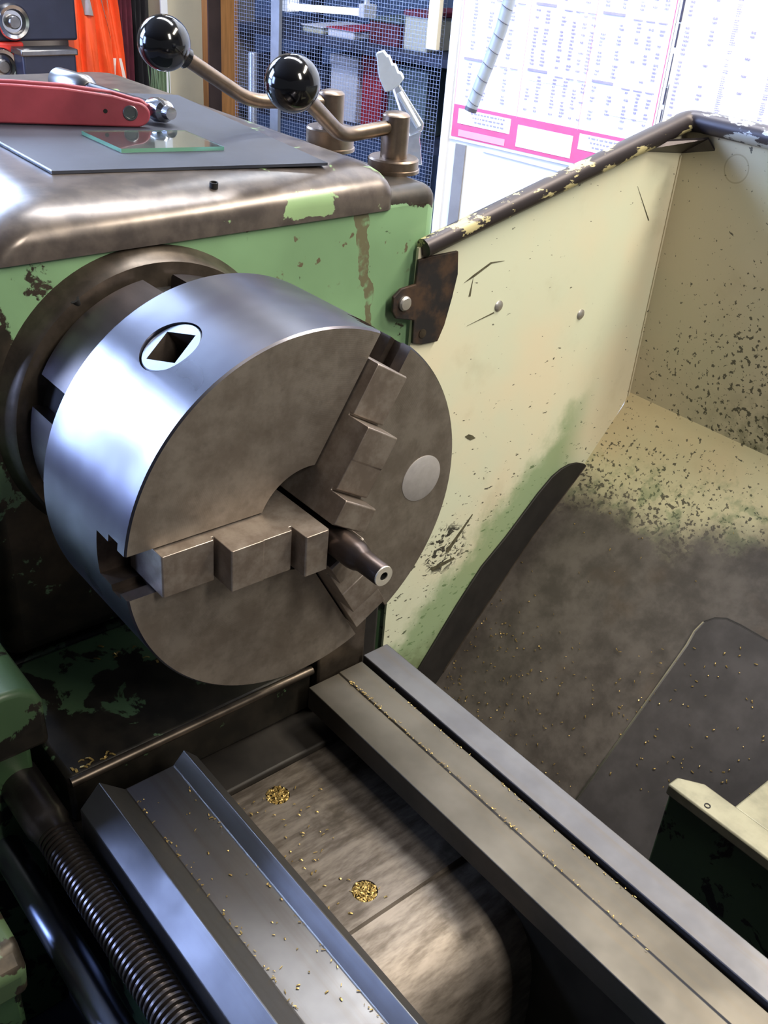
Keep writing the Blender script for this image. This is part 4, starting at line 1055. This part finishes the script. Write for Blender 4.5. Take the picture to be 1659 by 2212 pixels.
# bench
BZ = U(100, 205, 'x', LX)[2]
bn_ = thing('work_bench', (-2.1, 0.75, FLOOR), 'wooden work bench beyond the headstock', 'bench')
obj('top', MB().box(-2.22, -1.70, -0.1, 1.0, BZ - 0.04, BZ), 'bench_wood', bn_, bevel=0.003)
for x in (-2.20, -1.77):
    for y in (-0.06, 0.92): obj('leg', MB().box(x, x + 0.06, y, y + 0.06, FLOOR, BZ - 0.04), 'bench_wood', bn_)
def case(name, px0, px1, py0, x, depth, mat, label, cat, zbase=None, dials=(), lid=None):
    l = U(px0, py0, 'x', x); r = U(px1, py0, 'x', x); y0, y1 = sorted((l[1], r[1])); zb = BZ if zbase is None else zbase; zt = l[2]
    th = thing(name, (x - depth / 2, (y0 + y1) / 2, zb), label, cat)
    obj('case', MB().box(x - depth, x, y0, y1, zb, zt), mat, th, bevel=0.006, seg=3)
    for (px, py, rp) in dials:
        q = U(px, py, 'x', x); rr_ = rp / CF * np.linalg.norm(q - CC)
        d = obj('dial', MB().lathe([(rr_, -0.002), (rr_, 0.010), (rr_ * 0.9, 0.016), (rr_ * 0.72, 0.014), (rr_ * 0.66, 0.006), (rr_ * 0.6, 0.004), (rr_ * 0.05, 0.004)], q, (1, 0, 0), 36), 'chrome', th)
        obj('dial_knob', MB().lathe([(rr_ * 0.4, 0.004), (rr_ * 0.38, 0.018), (rr_ * 0.3, 0.022), (rr_ * 0.02, 0.022)], q, (1, 0, 0), 24), 'dull_chrome', d)
    if lid: obj('lid', MB().box(x - depth - 0.004, x + 0.004, y0 - 0.004, y1 + 0.004, zt - 0.010, zt + 0.004), lid, th, bevel=0.003)
    return th, zt
_, zred = case('red_tool_chest', -160, 52, 94, -2.05, 0.24, 'red_case', 'red tool chest with chrome dial on the bench', 'tool chest', None, ((2, 142, 32),))
case('navy_instrument', -160, 152, -120, -2.052, 0.22, 'navy_case', 'dark navy instrument case with chrome dial on the red chest', 'instrument', zred + 0.0005, ((25, 46, 31),))
case('black_case', 48, 164, 112, -1.98, 0.055, 'navy_case', 'small black case with chrome lid on the bench before the jacket', 'case', None, (), 'dull_chrome')
# hi-vis jacket on a peg
jx = -2.30
def JP(px, py, x=jx): return U(px, py, 'x', x)
jk = thing('hi_vis_jacket', tuple(JP(205, 190)), 'orange hi-vis jacket with grey reflective strips hanging on the wall', 'jacket')
yl = JP(150, 90)[1]; yr = JP(256, 90)[1]; zt_ = JP(200, -220)[2]; zb_ = JP(200, 196)[2]
jm = MB(); NU, NV = 40, 24; vs_ = []
def jsurf(u, v, off=0.0):
    top_in = 0.30 * (1 - v) ** 1.5
    y = yl + (yr - yl) * (0.5 + (u - 0.5) * (1 - top_in)) + 0.02 * (v - 0.5)
    z = zt_ + (zb_ - zt_) * v
    fold = 0.012 * math.sin(u * 19 + 2.2 * v) + 0.007 * math.sin(u * 41 - 3 * v)
    return (jx + fold + 0.02 * math.sin(PI * u) + off, y, z)
for off in (0.006, -0.03):
    for j in range(NV + 1):
        for i in range(NU + 1): vs_.append(jsurf(i / NU, j / NV, off))
m = NU + 1; k0 = m * (NV + 1)
fs_ = [(j * m + i, j * m + i + 1, (j + 1) * m + i + 1, (j + 1) * m + i) for j in range(NV) for i in range(NU)]
fs_ += [tuple(k0 + q for q in f[::-1]) for f in fs_]
for j in range(NV):
    for i in (0, NU): fs_.append((j * m + i, (j + 1) * m + i, k0 + (j + 1) * m + i, k0 + j * m + i))
for i in range(NU):
    for j in (0, NV): fs_.append((j * m + i, j * m + i + 1, k0 + j * m + i + 1, k0 + j * m + i))
jm.add(vs_, fs_); obj('shell', jm, 'hi_vis', jk, smooth=70)
def jstrip(name, uv, mat, w):
    mb = MB(); vs = []; fs = []; uv = [(uv[0][0] + (uv[1][0] - uv[0][0]) * t, uv[0][1] + (uv[1][1] - uv[0][1]) * t) for t in np.linspace(0, 1, 16)]
    for (u, v) in uv:
        for o_f in (0.0068, 0.0085): vs += [jsurf(u - w, v, o_f), jsurf(u + w, v, o_f)]
    for k in range(len(uv) - 1):
        a = 4 * k; fs += [(a, a + 1, a + 5, a + 4), (a + 2, a + 6, a + 7, a + 3), (a, a + 4, a + 6, a + 2), (a + 1, a + 3, a + 7, a + 5)]
    fs += [(0, 2, 3, 1), (4 * 15, 4 * 15 + 1, 4 * 15 + 3, 4 * 15 + 2)]
    mb.add(vs, fs); obj(name, mb, mat, jk, smooth=60)
jstrip('reflective_strip', ((0.22, 0.30), (0.30, 0.58)), 'reflective', 0.06)
jstrip('reflective_strip', ((0.60, 0.30), (0.72, 0.70)), 'reflective', 0.04)
jstrip('white_tag', ((0.86, 0.82), (0.90, 0.95)), 'tag_white', 0.09)
pk = jsurf(0.5, 0.0)
obj('peg', MB().tube([(WX - 0.01, pk[1], pk[2] - 0.02), (jx + 0.02, pk[1], pk[2] - 0.01), (jx + 0.03, pk[1], pk[2] + 0.02)], 0.006, 10), 'dark_steel', jk)
def hang(name, px0, px1, py1, mat, label, cat, x, amp=0.01, top=-180):
    y0, y1 = sorted((JP(px0, 90, x)[1], JP(px1, 90, x)[1])); zt = JP(px0, top, x)[2]; zb = JP(px0, py1, x)[2]
    mb = MB(); n_ = 18; vs = []
    for off in (0.0, -0.035):
        for j in range(9):
            v = j / 8
            for i in range(n_ + 1):
                u = i / n_; sh = 0.55 + 0.45 * min(1, v * 2)
                vs.append((x + off + amp * math.sin(u * 14 + v * 2), (y0 + y1) / 2 + (u - 0.5) * (y1 - y0) * sh, zt + (zb - zt) * v))
    m = n_ + 1; k0 = 9 * m
    fs = [(j * m + i, j * m + i + 1, (j + 1) * m + i + 1, (j + 1) * m + i) for j in range(8) for i in range(n_)]
    fs += [tuple(k0 + q for q in f[::-1]) for f in fs]
    for j in range(8):
        for i in (0, n_): fs.append((j * m + i, (j + 1) * m + i, k0 + (j + 1) * m + i, k0 + j * m + i))
    for i in range(n_):
        for j in (0, 8): fs.append((j * m + i, j * m + i + 1, k0 + j * m + i + 1, k0 + j * m + i))
    mb.add(vs, fs)
    th = thing(name, (x, (y0 + y1) / 2, zb), label, cat)
    obj('cloth', mb, mat, th, smooth=70)
    obj('peg', MB().tube([(WX - 0.01, (y0 + y1) / 2, zt - 0.02), (x + 0.02, (y0 + y1) / 2, zt - 0.01)], 0.006, 10), 'dark_steel', th)
hang('work_coat', 262, 286, 215, 'maroon_cloth', 'dark maroon work coat hanging beside the orange jacket', 'coat', -2.33)
hang('shop_apron', 292, 316, 200, 'black_cloth', 'narrow black apron hanging beside the maroon coat', 'apron', -2.34)
q = U(345, 195, 'x', -1.98)
gbz = thing('bench_brush', (-1.98, float(q[1]), BZ), 'green bristled brush standing on the bench beside the cream post', 'brush')
yy0 = U(330, 195, 'x', -1.98)[1]; yy1 = U(362, 195, 'x', -1.98)[1]; zz1 = U(345, 118, 'x', -1.98)[2]
bm_ = MB()
for i in range(46):
    y = yy0 + (yy1 - yy0) * rng.random(); x = -1.98 + rng.uniform(-0.015, 0.015)
    bm_.tube([(x, y, BZ), (x + rng.uniform(-.006, .006), y + rng.uniform(-.006, .006), zz1 + rng.uniform(-0.012, 0.0))], 0.0013, 5)
stuffpart('bristles', bm_, 'brush_green', gbz)
obj('head', MB().box(-2.0, -1.96, yy0 - 0.003, yy1 + 0.003, zz1 - 0.012, zz1 + 0.02), 'dark_trim', gbz, bevel=0.004)
